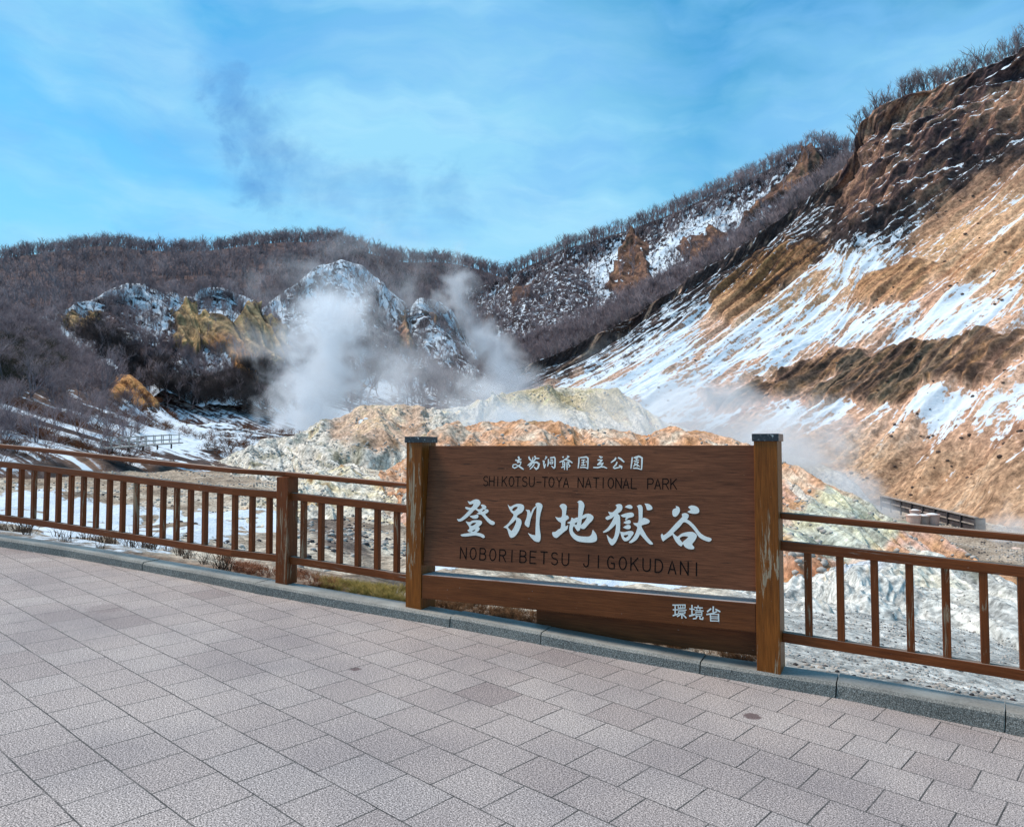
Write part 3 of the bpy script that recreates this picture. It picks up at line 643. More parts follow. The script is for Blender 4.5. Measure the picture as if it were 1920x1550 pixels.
def mat_terrain(name, fine=2.0, stretch=(1, 1), snowc=(.70, .79, .86), amp=.9, bmp=.4, bd=.3, snoise=1.0, crisp=.06):
    m, nt, b = new_mat(name)
    tc = N(nt, 'ShaderNodeTexCoord').outputs['Object']
    col = N(nt, 'ShaderNodeVertexColor', layer_name='Col').outputs[0]
    sn = N(nt, 'ShaderNodeAttribute', attribute_name='snow').outputs['Fac']
    uv = N(nt, 'ShaderNodeAttribute', attribute_name='suv').outputs['Vector']
    f1 = noise(nt, tc, fine, 8, 0.68, 0.3)
    f2 = noise(nt, mapping(nt, uv, (stretch[0] * fine, stretch[1] * fine, 1)), 1.0, 6, 0.6, 0.8)
    c = mixc(nt, 1.0, col, ramp(nt, f1, [(.34, .42), (.5, 1.0), (.64, 1.5)]), 'MULTIPLY')
    c = mixc(nt, 1.0, c, ramp(nt, f2, [(.36, .72), (.62, 1.22)]), 'MULTIPLY')
    s = math_(nt, 'ADD', sn, math_(nt, 'MULTIPLY', math_(nt, 'SUBTRACT', f2, 0.5), amp * snoise))
    s = math_(nt, 'ADD', s, math_(nt, 'MULTIPLY', math_(nt, 'SUBTRACT', f1, 0.5), amp * .6))
    sm = ramp(nt, s, [(.5 - crisp, 0.0), (.5 + crisp, 1.0)])
    snc = mixc(nt, ramp(nt, f1, [(.3, 0.0), (.7, 1.0)]), tuple(x * .86 for x in snowc), snowc)
    L(nt, mixc(nt, sm, c, snc), b.inputs['Base Color']); b.inputs['Roughness'].default_value = .9
    b.inputs['Specular IOR Level'].default_value = .15
    bump(nt, b, math_(nt, 'ADD', f1, math_(nt, 'MULTIPLY', sm, .25)), bmp, bd); return m
M_FAR = mat_terrain('hillside_earth_and_snow', .8, (1, .5), amp=1.5, bd=1.2)
M_SLOPE = mat_terrain('slope_earth_and_snow', 1.7, (.9, .34), amp=1.15, bd=.6, crisp=.05)
M_NEAR = mat_terrain('valley_mineral_ground', 6.0, (1, 1), amp=.8, bd=.12, bmp=.8)
M_MOUND = mat_terrain('mound_mineral_crust', 2.6, (1.4, .5), amp=.5, bd=.25, bmp=.8)

def palette(t, stops):
    """piecewise colour from t, stops = [(pos, colour)]"""
    pos = [s[0] for s in stops]; cs = np.array([s[1] for s in stops])
    return np.stack([np.interp(t, pos, cs[:, k]) for k in range(3)], -1)
def soft(p, poly, w=12, wob=14, sc_=60, seed=0):
    d = poly_sd(p.px, p.py, poly) + wob * fbm(p.px / sc_, p.py / sc_, seed + .5, 4)
    return sstep(-w, w, d)

C_TAN, C_ORANGE, C_BROWN, C_DARK, C_PINK = srgb(186,146,110), srgb(178,122,66), srgb(104,74,60), srgb(44,38,42), srgb(196,160,142)
C_PALE, C_CREAM, C_GREEN, C_OLIVE, C_GREY, C_WHITE = srgb(206,202,190), srgb(206,194,160), srgb(172,174,156), srgb(120,118,92), srgb(150,150,144), srgb(206,216,218)
C_RUST, C_OCHRE, C_BRUSH = srgb(150,82,44), srgb(186,140,66), srgb(88,75,78)

# ---- D: the far wooded hill
far_rows = [
 [(-700,560,470),(0,560,480),(500,560,490),(1100,600,500),(1400,600,500)],
 [(-700,500,420),(-300,492,410),(0,486,400),(100,475,395),(200,463,392),(300,477,390),(400,474,388),(480,460,385),(560,457,380),(640,458,380),(690,478,385),(740,494,390),(800,493,395),(850,494,400),(900,508,405),(960,528,410),(1100,580,415),(1400,640,420)],
 [(-700,530,370),(0,520,350),(200,505,345),(480,500,335),(640,500,330),(760,540,345),(960,570,360),(1400,660,380)],
 [(-700,590,320),(0,575,300),(200,570,290),(480,570,285),(640,570,285),(960,630,300),(1400,690,330)],
 [(-700,650,270),(0,640,250),(300,640,240),(640,650,235),(960,700,245),(1400,740,280)],
 [(-700,720,220),(0,700,200),(300,720,190),(640,745,185),(960,760,190),(1400,780,220)],
 [(-700,840,170),(0,830,160),(640,850,150),(1400,860,160)]]
pf = loft(far_rows, 620, 330)
displace(pf, 7 * fbm(pf.U / 55, pf.V / 55, 1.0, 4) * sstep(0.9, 2.2, pf.row) + 1.6 * fbm(pf.U / 9, pf.V / 9, 2.0, 3) * sstep(1.0, 1.6, pf.row))
nz = fbm(pf.U / 14, pf.V / 14, 3.0, 5)
colf = lerp(C_BRUSH[None, None] * .75 + 0 * pf.G, srgb(98,80,78)[None, None] * np.ones_like(pf.G), sstep(-.3, .5, nz))
snf = -.15 + .5 * sstep(0.1, .6, fbm(pf.U / 40, pf.V / 25, 8.0, 4)) * .6 - .25 * sstep(2.2, 1.2, pf.row) + .45 * soft(pf, [(700,545),(870,560),(900,720),(700,740)], 30) + .40 * sstep(1.35, 1.0, pf.row) + .6 * soft(pf, [(270,700),(360,715),(460,760),(560,750),(680,780),(680,860),(280,850)], 20) + .55 * soft(pf, [(560,720),(700,700),(1000,700),(1000,800),(560,800)], 24)
FAR = build(pf, 'far_hill', colf, snf, M_FAR, 'brown wooded hill behind the steaming valley')

# ---- spurs in front of it
def spur(name, ridge, base, D0, D1, cliffs, label, cliffc=None, seed=0., snowk=.45, bush=()):
    n = len(ridge)
    rows = [[(x, y + 60, D0 + 25) for x, y in ridge], [(x, y, D0 + 3 * math.sin(x * .03)) for x, y in ridge]]
    for t in (.2, .45, .75, 1.0):
        rows.append([(x + (bx - x) * t, y + (by - y) * t, D0 + (D1 - D0) * t) for (x, y), (bx, by) in zip(ridge, base)])
    p = loft(rows, 420, 300)
    m = sstep(.95, 1.4, p.row)
    cl = np.zeros_like(p.px)
    for c in cliffs: cl = np.maximum(cl, soft(p, c, 5, 22, 26, seed))
    p.cl = cl; flute = ridged(p.U / 6.5, p.V / 60, seed, 3)
    displace(p, m * (6.5 * fbm(p.U / 20, p.V / 30, seed + 1, 4) + 2.6 * ridged(p.U / 12, p.V / 50, seed + 1.5, 4) + .8 * fbm(p.U / 4, p.V / 4, seed + 2, 3)) + cl * (3.2 * flute + .8 * ridged(p.U / 2.5, p.V / 8, seed + 5, 3)))
    n1 = .55 * fbm(p.U / 7, p.V / 7, seed + 3, 5) + .9 * fbm(p.U / 1.5, p.V / 1.5, seed + 3.5, 3); n2 = fbm(p.U / 3, p.V / 14, seed + 4, 4)
    col = lerp(C_DARK[None, None] * 1.1 * np.ones_like(p.G), C_BRUSH * np.ones_like(p.G), sstep(-.3, .4, n1))
    cc = palette(n2 + .5 * (flute - .3) + .3 * fbm(p.U / 12, p.V / 12, seed + 6, 3), [(-.7, srgb(60,48,42)), (-.25, srgb(104,84,62)), (.1, srgb(146,122,90)), (.5, srgb(182,150,104) if cliffc is None else cliffc)])
    lowor = sstep(.0, .5, (p.py - np.interp(p.px, [c[0] for c in ridge], [c[1] for c in ridge]) - 90) / 60)
    cc = lerp(cc, palette(n2, [(-.5, srgb(110,66,40)), (.4, srgb(188,128,62))]), lowor * .75)
    col = lerp(col, cc, cl)
    sn = (snowk + .12 + .5 * n1 + .22 * fbm(p.U / 20, p.V / 20, seed + 7, 3)) - 1.2 * cl + .25 * sstep(1.5, 1.0, p.row)
    for b_, k in bush: sn = sn - k * soft(p, b_, 14, 20, 40, seed + 9)
    return p, build(p, name, col, sn, M_FAR, label)
p1, _ = spur('snowy_spur', [(60,600),(110,585),(170,565),(225,545),(280,552),(330,552),(370,566),(420,541),(460,562),(500,600),(535,640),(570,690)],
   [(140,690),(180,710),(210,730),(240,740),(290,745),(340,750),(390,760),(440,765),(480,770),(510,775),(540,780),(570,790)], 215, 170,
   [[(112,592),(138,590),(160,615),(196,596),(215,640),(190,655),(130,625)], [(325,600),(365,596),(392,620),(440,618),(470,572),(486,600),(528,622),(540,650),(525,690),(478,700),(455,700),(425,668),(378,660),(330,655)], [(455,650),(500,655),(480,730),(440,705)]],
   'snow dusted spur with yellow brown fluted cliffs', seed=10., snowk=.47, bush=[([(190,560),(260,590),(240,640),(200,640)], .35), ([(300,640),(340,650),(330,690),(260,720),(200,690)], .5)])
p2, _ = spur('snowy_spur', [(440,640),(480,606),(520,560),(565,524),(605,500),(640,487),(680,498),(722,538),(760,585),(790,560),(815,572),(845,615),(880,650)],
   [(480,790),(520,790),(560,790),(600,790),(640,790),(670,790),(700,790),(730,790),(770,790),(800,790),(840,790),(880,790),(920,790)], 250, 190,
   [[(752,600),(768,596),(775,640),(782,668),(740,660),(748,630)], [(800,585),(822,600),(812,625)], [(650,735),(690,730),(700,750),(640,755)]],
   'snowy spur topped by a rounded peak behind the steam', srgb(170,130,104), seed=20., snowk=.44, bush=[([(690,560),(760,650),(720,720),(680,650)], .35), ([(700,700),(860,690),(860,760),(700,760)], .3)])

# ---- C: the long wooded ridge rising to the right
mid_rows = [
 [(880,600,420),(1000,560,400),(1300,470,380),(1500,400,370),(1620,380,360),(1800,380,350)],
 [(880,545,350),(950,518,340),(1050,472,330),(1170,436,318),(1300,386,305),(1400,338,298),(1470,305,290),(1510,282,286),(1560,278,284),(1610,292,280),(1680,300,276),(1800,320,270)],
 [(870,580,335),(950,550,325),(1050,510,315),(1170,478,303),(1300,432,290),(1400,390,280),(1500,345,272),(1610,340,268),(1800,350,262)],
 [(860,630,310),(950,600,300),(1050,575,290),(1170,545,278),(1300,490,268),(1400,445,260),(1500,400,254),(1610,370,250),(1800,390,250)],
 [(860,700,280),(950,670,268),(1050,630,258),(1170,590,248),(1300,530,240),(1400,480,236),(1500,425,232),(1610,380,230),(1800,420,230)],
 [(860,720,262),(960,668,250),(1060,628,240),(1170,585,232),(1300,515,226),(1400,458,222),(1500,380,218),(1610,310,214),(1800,330,210)],
 [(860,790,230),(980,730,222),(1100,690,214),(1200,650,208),(1320,580,204),(1420,530,200),(1520,470,198),(1620,420,196),(1800,400,200)]]
pm = loft(mid_rows, 620, 420)
m = sstep(.95, 1.5, pm.row)
rockm = np.zeros_like(pm.px)
for c, w in (([(1165,455),(1185,430),(1215,460),(1220,540),(1185,560),(1135,535),(1160,490)], 1), ([(1420,390),(1500,300),(1515,272),(1545,300),(1530,340),(1400,420),(1370,440)], 1), ([(1270,470),(1340,430),(1370,440),(1300,500)], .8), ([(975,535),(1005,530),(1000,560),(965,570)], .7), ([(900,590),(925,600),(905,630)], .5)):
    rockm = np.maximum(rockm, w * soft(pm, c, 4, 14, 22, 31.))
displace(pm, m * (5 * fbm(pm.U / 30, pm.V / 45, 30., 4) + 1.0 * fbm(pm.U / 5, pm.V / 5, 32., 3)) + rockm * (3 * ridged(pm.U / 9, pm.V / 30, 33., 3)))
n1 = .6 * fbm(pm.U / 9, pm.V / 9, 34., 5) + .5 * fbm(pm.U / 1.8, pm.V / 1.8, 34.5, 3); n2 = fbm(pm.U / 3, pm.V / 6, 35., 4)
colm = lerp(C_DARK * np.ones_like(pm.G), C_BRUSH * np.ones_like(pm.G), sstep(-.3, .4, n1))
colm = lerp(colm, palette(n2, [(-.5, srgb(62,46,42)), (0, srgb(104,78,66)), (.5, srgb(150,112,84))]), rockm)
band = sstep(3.9, 4.4, pm.row)          # the dark wooded strip low on the ridge
clearp = soft(pm, [(1100,505),(1170,440),(1225,470),(1330,400),(1420,380),(1500,300),(1460,360),(1380,430),(1270,480),(1225,560),(1120,560)], 14, 20, 40, 37.)
snm = .40 + .4 * n1 - 1.1 * rockm * sstep(-.5, .2, n2) - .7 * band + .22 * clearp - .15 * sstep(1.6, 1.1, pm.row)
MID = build(pm, 'wooded_ridge', colm, snm, M_FAR, 'snowy wooded ridge rising to the right')

# ---- A: the big coloured slope on the right (columns follow the fall line)
def col_line(top, bot, ts, bend=0.0):
    pass
tops = [(2700,-330,112),(2450,-190,122),(2200,-60,134),(2050,35,142),(1925,112,150),(1830,150,156),(1740,182,161),(1670,212,165),(1622,250,169),(1604,320,174),(1550,368,180),(1480,418,186),(1400,478,192),(1300,540,198),(1200,600,204),(1110,650,209),(1020,690,213),(940,715,216)]
bots = [(2500,1180,34),(2300,1120,40),(2150,1060,46),(2020,1020,60),(1900,985,68),(1800,965,77),(1710,950,85),(1640,930,90),(1560,905,95),(1480,885,98),(1400,870,105),(1320,858,112),(1240,845,120),(1160,835,130),(1080,822,142),(1010,805,155),(950,790,170),(900,780,180)]
TS = [0, .05, .16, .30, .45, .58, .66, .74, .86, 1.0]
ctrl = [[P3(x, y, D) + np.array((30, 25, -22)) for x, y, D in tops]]
for t in TS:
    rw = []
    for (x0, y0, D0), (x1, y1, D1) in zip(tops, bots):
        a, b_ = P3(x0, y0, D0), P3(x1, y1, D1)
        q = a + (b_ - a) * t
        sag = -0.10 * (a[2] - b_[2]) * math.sin(math.pi * t)       # concave scree
        if t < .2: sag *= t / .2 * .6
        q[2] += sag * (0.9 if t < .6 else 1.0); rw.append(q)
    ctrl.append(rw)
ctrl.append([P3(x, y, D) + np.array((-6, -4, -3.5)) for x, y, D in bots])
pa = loft(None, 900, 700, ctrl=ctrl); pa.U0 = pa.U; pa.U = pa.U - .8 * pa.V
T = np.interp(pa.row, np.arange(len(ctrl)), [-.05] + TS + [1.05])
m = sstep(.9, 1.3, pa.row); m_pa = m
X_, Y_ = pa.px, pa.py
cliff = soft(pa, [(1560,480),(1560,200),(1700,120),(1930,20),(2300,-200),(2150,200),(1930,235),(1800,330),(1700,385),(1640,440)], 14, 24, 50, 41.) * sstep(.55, .25, T)
rock2 = sstep(-.38, -.1, fbm(pa.U / 9, pa.V / 9, 64., 4)) * soft(pa, [(1320,738),(1380,722),(1450,700),(1560,662),(1640,660),(1760,640),(1870,628),(2000,610),(2100,700),(1930,665),(1850,720),(1740,735),(1690,765),(1590,752),(1480,745),(1400,765),(1340,760)], 8, 20, 40, 42.)
rock3 = np.maximum(soft(pa, [(1345,545),(1440,470),(1560,440),(1540,500),(1440,560),(1380,610),(1335,590)], 10, 20, 36, 43.), soft(pa, [(1600,520),(1690,480),(1760,500),(1700,560),(1610,560)], 12, 26, 40, 44.))
gul = fbm(pa.U / 26, pa.V / 160, 45., 4); rill = fbm(pa.U / 5, pa.V / 60, 46., 4)
disp = m * (5.0 * gul + 1.5 * (ridged(pa.U / 10, pa.V / 90, 68., 3) - .4) + .9 * rill + .35 * fbm(pa.U / 1.6, pa.V / 1.6, 47., 3) + 1.6 * fbm(pa.U / 14, pa.V / 14, 57., 4))
mr = sstep(1.0, 1.9, pa.row); disp = disp * (.35 + .65 * mr)
disp += cliff * mr * (4.2 * (ridged(pa.U0 / 15, pa.V / 30, 48., 4) - .6) + 2.2 * (ridged(pa.U0 / 6, pa.V / 7, 48.5, 3) - .5)) + m * cliff * .8 * fbm(pa.U / 2.5, pa.V / 2.5, 49., 3)
disp += rock2 * (1.7 * ridged(pa.U / 5.5, pa.V / 22, 50., 4) + .7 * fbm(pa.U / 1.5, pa.V / 2.5, 51., 3)) + rock3 * 1.6 * ridged(pa.U / 8, pa.V / 30, 52., 3)
disp *= 1 - .85 * sstep(.9, 1.0, T)
mid = -(.9 * rill + 1.2 * fbm(pa.U / 8, pa.V / 14, 66., 3)); displace(pa, disp - m * 1.0 * fbm(pa.U / 8, pa.V / 14, 66., 3) * -1)
nzz = pa.n[..., 2]
st = fbm(pa.U / 4.2, pa.V / 26, 53., 5)          # streaks down the fall line
st2 = fbm(pa.U / 1.5, pa.V / 9, 54., 5); iso = fbm(pa.U / 12, pa.V / 12, 55., 5); fine = fbm(pa.U / 1.3, pa.V / 1.3, 56., 4)
base = palette(iso + .5 * st2 + .2 * fine, [(-.6, srgb(152,114,94)), (-.15, srgb(196,156,130)), (.25, srgb(212,176,150)), (.6, srgb(200,156,118))])
och = soft(pa, [(1350,560),(1500,480),(1640,430),(1760,330),(1920,300),(2100,300),(2100,640),(1920,560),(1760,520),(1600,560),(1450,640)], 40, 40, 90, 58.)
base = lerp(base, palette(st2 + .5 * fine, [(-.6, srgb(146,100,64)), (0, srgb(190,150,108)), (.6, srgb(204,172,132))]), och * .6)
red = sstep(.15, .5, fbm(pa.U / 18, pa.V / 10, 59., 3)) * sstep(.5, .9, T)
base = lerp(base, srgb(176,112,76) * np.ones_like(pa.G), red * .6)
upb = soft(pa, [(1700,420),(1820,330),(1920,250),(2100,150),(2100,300),(1920,340),(1800,400),(1700,470),(1640,500)], 20, 20, 60, 60.)
base = lerp(base, palette(st2, [(-.5, srgb(126,94,76)), (.5, srgb(172,134,106))]), upb * .85)
cc = palette(iso * .9 + st2 * .8 + .5 * fine, [(-.45, srgb(48,38,42)), (-.12, srgb(84,64,60)), (.1, srgb(134,100,82)), (.5, srgb(170,130,104))])
base = lerp(base, cc, cliff)
# dark scrub belt below the cliffs and at the slope's left shoulder
belt = soft(pa, [(1590,440),(1640,400),(1720,380),(1800,300),(1930,215),(2100,100),(2100,220),(1930,270),(1830,330),(1740,400),(1680,450),(1600,470),(1560,490),(1440,560),(1350,560),(1250,630),(1150,690),(1060,725),(900,740),(900,640),(1180,540),(1380,420),(1540,300)], 16, 30, 50, 61.)
scrub = belt * sstep(-.30, .0, st + .45 * fine + .12)
base = lerp(base, palette(fine, [(-.4, srgb(40,35,38)), (.4, srgb(78,66,64))]), np.clip(scrub, 0, 1))
rc = palette(st2 * .7 + fine * .6, [(-.5, srgb(46,36,34)), (-.12, srgb(88,70,60)), (.15, srgb(128,98,74)), (.45, srgb(172,126,84))])
grey = sstep(.05, .35, fbm(pa.U / 7, pa.V / 40, 62., 3)); rc = lerp(rc, palette(st2, [(-.5, srgb(66,62,56)), (.5, srgb(136,126,106))]), grey * .5)
base = lerp(base, rc, rock2)
base = lerp(base, palette(st2 + fine * .5, [(-.5, srgb(96,62,44)), (0, srgb(158,112,70)), (.5, srgb(190,146,92))]), rock3 * .6)
low = sstep(.80, .93, T); base = lerp(base, palette(iso + .6 * fine, [(-.5, srgb(104,82,64)), (-.1, srgb(156,126,98)), (.2, srgb(180,150,120)), (.5, srgb(158,150,136))]), low * .85)
# snow
# main snow fields (measured outline, then broken up along the fall line)
fields = [([(1060,720),(1180,640),(1290,560),(1340,575),(1290,650),(1330,690),(1250,770),(1180,790),(1100,760)], .50),
          ([(1320,560),(1400,500),(1470,450),(1510,400),(1560,400),(1500,470),(1430,540),(1350,610)], .28),
          ([(1300,690),(1420,600),(1520,530),(1570,460),(1640,440),(1650,480),(1560,560),(1700,520),(1640,580),(1760,560),(1920,540),(2100,520),(2100,600),(1920,612),(1780,625),(1640,640),(1500,670),(1380,700),(1330,715)], .46),
          ([(1560,500),(1600,455),(1680,430),(1720,400),(1700,440),(1640,500),(1580,520)], .55),
          ([(1500,760),(1560,700),(1620,745),(1560,800),(1480,830),(1400,800),(1430,760)], .34),
          ([(1610,790),(1690,750),(1740,740),(1850,740),(1920,690),(2100,700),(2100,800),(1920,800),(1850,830),(1800,800),(1720,800)], .36),
          ([(1150,760),(1300,730),(1400,800),(1350,850),(1200,850)], .30),
          ([(1655,250),(1690,240),(1685,285),(1655,285)], .6), ([(1775,270),(1800,250),(1790,300),(1760,300)], .55)]
snw = np.full_like(X_, .36)
for poly, k in fields: snw = np.maximum(snw, .355 + .86 * k * soft(pa, poly, 34, 46, 46, 63.))
snw = snw + .46 * st + .40 * st2 + .50 * fbm(pa.U / 7, pa.V / 9, 67., 5) + .34 * fine + .14 * mid + .5 * (nzz - np.median(nzz))
lip = sstep(1.25, 1.0, pa.row); base = lerp(base, palette(fine, [(-.4, srgb(62, 52, 52)), (.4, srgb(116, 94, 84))]), lip)
snw = snw - .75 * rock2 - .4 * rock3 - .16 * cliff + 1.1 * cliff * (nzz - .5) + belt * (.30 + .25 * st2) - .12 * upb - .28 * low - .2 * sstep(.0, .05, .03 - T)
snw = snw - 1.0 * scrub * sstep(.0, .3, fine + .35 * st2 + .12)
RIGHT = build(pa, 'coloured_slope', base, snw, M_SLOPE, 'steep tan and orange volcanic slope streaked with snow')

# ---- F: the brushy slope on the left
left_rows = [
 [(-900,470,190),(-300,560,190),(0,620,195),(200,740,200),(480,860,210),(660,960,210)],
 [(-900,430,150),(-400,520,150),(-100,560,150),(0,580,150),(60,600,148),(120,650,146),(180,700,142),(228,702,140),(260,722,138),(300,765,134),(350,800,130),(420,806,128),(480,812,126),(560,822,124),(660,860,122)],
 [(-900,560,110),(-200,620,110),(0,650,112),(120,700,112),(230,752,110),(330,806,108),(480,826,108),(560,836,108),(660,880,108)],
 [(-900,700,80),(-200,720,84),(0,740,86),(150,770,88),(300,812,90),(480,846,92),(660,900,94)],
 [(-900,800,58),(-200,800,62),(0,808,66),(150,825,70),(300,842,74),(480,872,78),(660,920,80)],
 [(-900,860,44),(-200,870,48),(0,868,54),(200,872,60),(480,905,66),(660,950,68)],
 [(-900,1100,40),(-200,1080,44),(0,1020,50),(200,1000,56),(480,1000,62),(660,1020,64)]]
pl = loft(left_rows, 520, 360)
m = sstep(.95, 1.5, pl.row)
scar = soft(pl, [(228,704),(250,712),(270,730),(296,757),(270,765),(245,752),(215,752),(203,748),(212,728)], 4, 10, 16, 71.)
displace(pl, m * (2.2 * fbm(pl.U / 14, pl.V / 14, 70., 4) + .45 * fbm(pl.U / 2.5, pl.V / 2.5, 71., 3)) + scar * .6 * ridged(pl.U / 4, pl.V / 8, 72., 3))
n1 = fbm(pl.U / 5, pl.V / 5, 73., 5); n2 = fbm(pl.U / 1.6, pl.V / 1.6, 74., 4)
coll = palette(n1 + .5 * n2, [(-.5, srgb(50,44,44)), (-.1, srgb(80,68,64)), (.25, srgb(116,92,78)), (.55, srgb(140,104,80))])
coll = lerp(coll, palette(n2, [(-.4, srgb(140,88,48)), (.3, srgb(196,146,90))]), scar)
snl = .20 + .55 * n1 + .70 * n2 + .33 * sstep(715, 800, pl.py) + .30 * soft(pl, [(230,760),(300,770),(400,810),(480,830),(300,840),(240,800)], 14) - 1.3 * scar - .25 * sstep(845, 880, pl.py)
LEFT = build(pl, 'brushy_slope', coll, snl, mat_terrain('brushy_slope_ground', .9, (1, 1), amp=1.0, bd=.4), 'snow dusted brushy slope on the left of the valley')

# ---- G: valley floor from the back of the kerb
cols = [-900, -500, 0, 400, 800, 1100, 1400, 1700, 1950, 2500, 3200]
zt = {14: [-1.6,-1.8,-2.0,-2.2,-2.5,-2.8,-3.0,-3.3,-3.6,-3.8,-4], 22: [-1.5,-1.8,-2.5,-2.8,-3.2,-4,-4.6,-5,-5.3,-5.5,-5.5], 32: [-1,-1.5,-2.8,-3.0,-3.6,-4.5,-5.5,-6.2,-6.6,-7,-7],
      42: [-.5,-1,-2.8,-3.1,-3.8,-4.8,-6,-7,-7.3,-7.5,-7.5], 55: [1,0,-2.2,-2.6,-3.6,-5,-6,-7.1,-7.4,-7,-6], 75: [5,3,-1,-1.8,-3,-4.5,-6,-7.0,-6.6,0,2], 100: [10,8,1,-.8,-2.5,-4,-5.5,-6.9,-5,10,12], 150: [20,18,8,2,-1,-3,-5,-5,8,30,30]}
ctrl = []
def kb_at(cx, off, dz):
    xs = [k[0] for k in KB]
    cx2 = min(max(cx, xs[0]), xs[-1]); i = max(j for j in range(len(xs) - 1) if xs[j] <= cx2)
    t = (cx2 - xs[i]) / (xs[i + 1] - xs[i]); d, n = kerb_dir(i); d2, n2 = kerb_dir(i + 1)
    q = KBACK[i].lerp(KBACK[i + 1], t) + n.lerp(n2, t) * off + UP * dz
    if cx < xs[0]: q = q + (KP[0] - KP[1]).normalized() * (xs[0] - cx) * .02
    if cx > xs[-1]: q = q + (KP[-1] - KP[-2]).normalized() * (cx - xs[-1]) * .004
    return np.array(q)
fine_cols = list(np.linspace(-900, 3200, 42))
for off, dz in ((-.03, -.02), (.5, -.05), (1.3, -.22), (2.8, -.7)): ctrl.append([kb_at(c, off, dz - (.25 * sstep(1400, 1900, np.array(float(c))) if off > 1 else 0)) for c in fine_cols])
for D in (14, 22, 32, 42, 55, 75, 100, 150): ctrl.append([Pz(c, D, float(np.interp(c, cols, zt[D]))) for c in fine_cols])
pg = loft(None, 760, 620, ctrl=ctrl)
far_ = sstep(2.2, 4.5, pg.row)
displace(pg, far_ * (.55 * fbm(pg.G[..., 0] / 7, pg.G[..., 1] / 7, 80., 4) + .5 * np.maximum(0, ridged(pg.G[..., 0] / 6, pg.G[..., 1] / 6, 81., 3) - .2)) + sstep(.3, 1.5, pg.row) * .05 * fbm(pg.G[..., 0] / .7, pg.G[..., 1] / .7, 82., 4))
GX, GY = pg.G[..., 0], pg.G[..., 1]; pg.U = GX; pg.V = GY
n1 = n1g = fbm(GX / 4, GY / 4, 83., 5); n2 = n2g = fbm(GX / 1.1, GY / 1.1, 84., 5); n3 = fbm(GX / 9, GY / 9, 85., 4)
colg = palette(n1 + .4 * n2, [(-.6, srgb(92,84,76)), (-.25, srgb(150,134,116)), (0, srgb(188,176,158)), (.3, srgb(204,196,178)), (.6, srgb(190,150,106))])
colg = lerp(colg, palette(n2, [(-.5, srgb(70,52,38)), (0, srgb(120,90,62)), (.5, srgb(156,120,84))]), soft(pg, [(-100,850),(330,850),(520,900),(420,925),(200,920),(-100,900)], 16) * .5 * sstep(-.3, .1, n1))
colg = lerp(colg, palette(n2, [(-.5, srgb(54,48,50)), (.1, srgb(96,84,78)), (.5, srgb(150,126,104))]), soft(pg, [(560,985),(620,975),(680,1010),(700,1060),(620,1050),(560,1010)], 10) * .8)
dirt = sstep(1.7, .4, pg.row); colg = lerp(colg, palette(n2, [(-.5, srgb(70,52,44)), (.5, srgb(136,108,88))]), dirt * sstep(1350, 1150, pg.px) * .9)
wh = sstep(1330, 1430, pg.px + 30 * n1) * sstep(5.5, 4.5, pg.row); colg = lerp(colg, palette(n1 + .6 * n2, [(-.6, srgb(126,126,122)), (-.1, srgb(178,178,172)), (.3, srgb(204,202,194)), (.6, srgb(190,178,156))]), wh)
stream = soft(pg, [(1600,940),(1700,945),(1830,985),(1990,1010),(2200,1100),(1900,1110),(1780,1030),(1690,985)], 10); colg = lerp(colg, palette(n1, [(-.5, srgb(126,112,96)), (.5, srgb(172,160,144))]), stream * .85)
sng = -.2 + .35 * n1 + .2 * n2 + .95 * soft(pg, [(-300,935),(100,925),(250,950),(400,955),(500,965),(545,995),(530,1015),(400,1035),(260,1045),(-300,1010)], 14, 26, 34) * sstep(-.45, -.1, n1 + .6 * n2) + 1.0 * soft(pg, [(780,1030),(1440,1075),(1440,1135),(780,1085)], 8, 6, 40) + .55 * soft(pg, [(560,990),(600,980),(640,1010),(650,1030),(600,1020)], 8) + .5 * soft(pg, [(230,850),(330,852),(310,880),(240,872)], 8) - .3 * (pg.row < 2)
FLOOR = build(pg, 'valley_ground', colg, sng, M_NEAR, 'pale mineral valley floor with patches of snow')

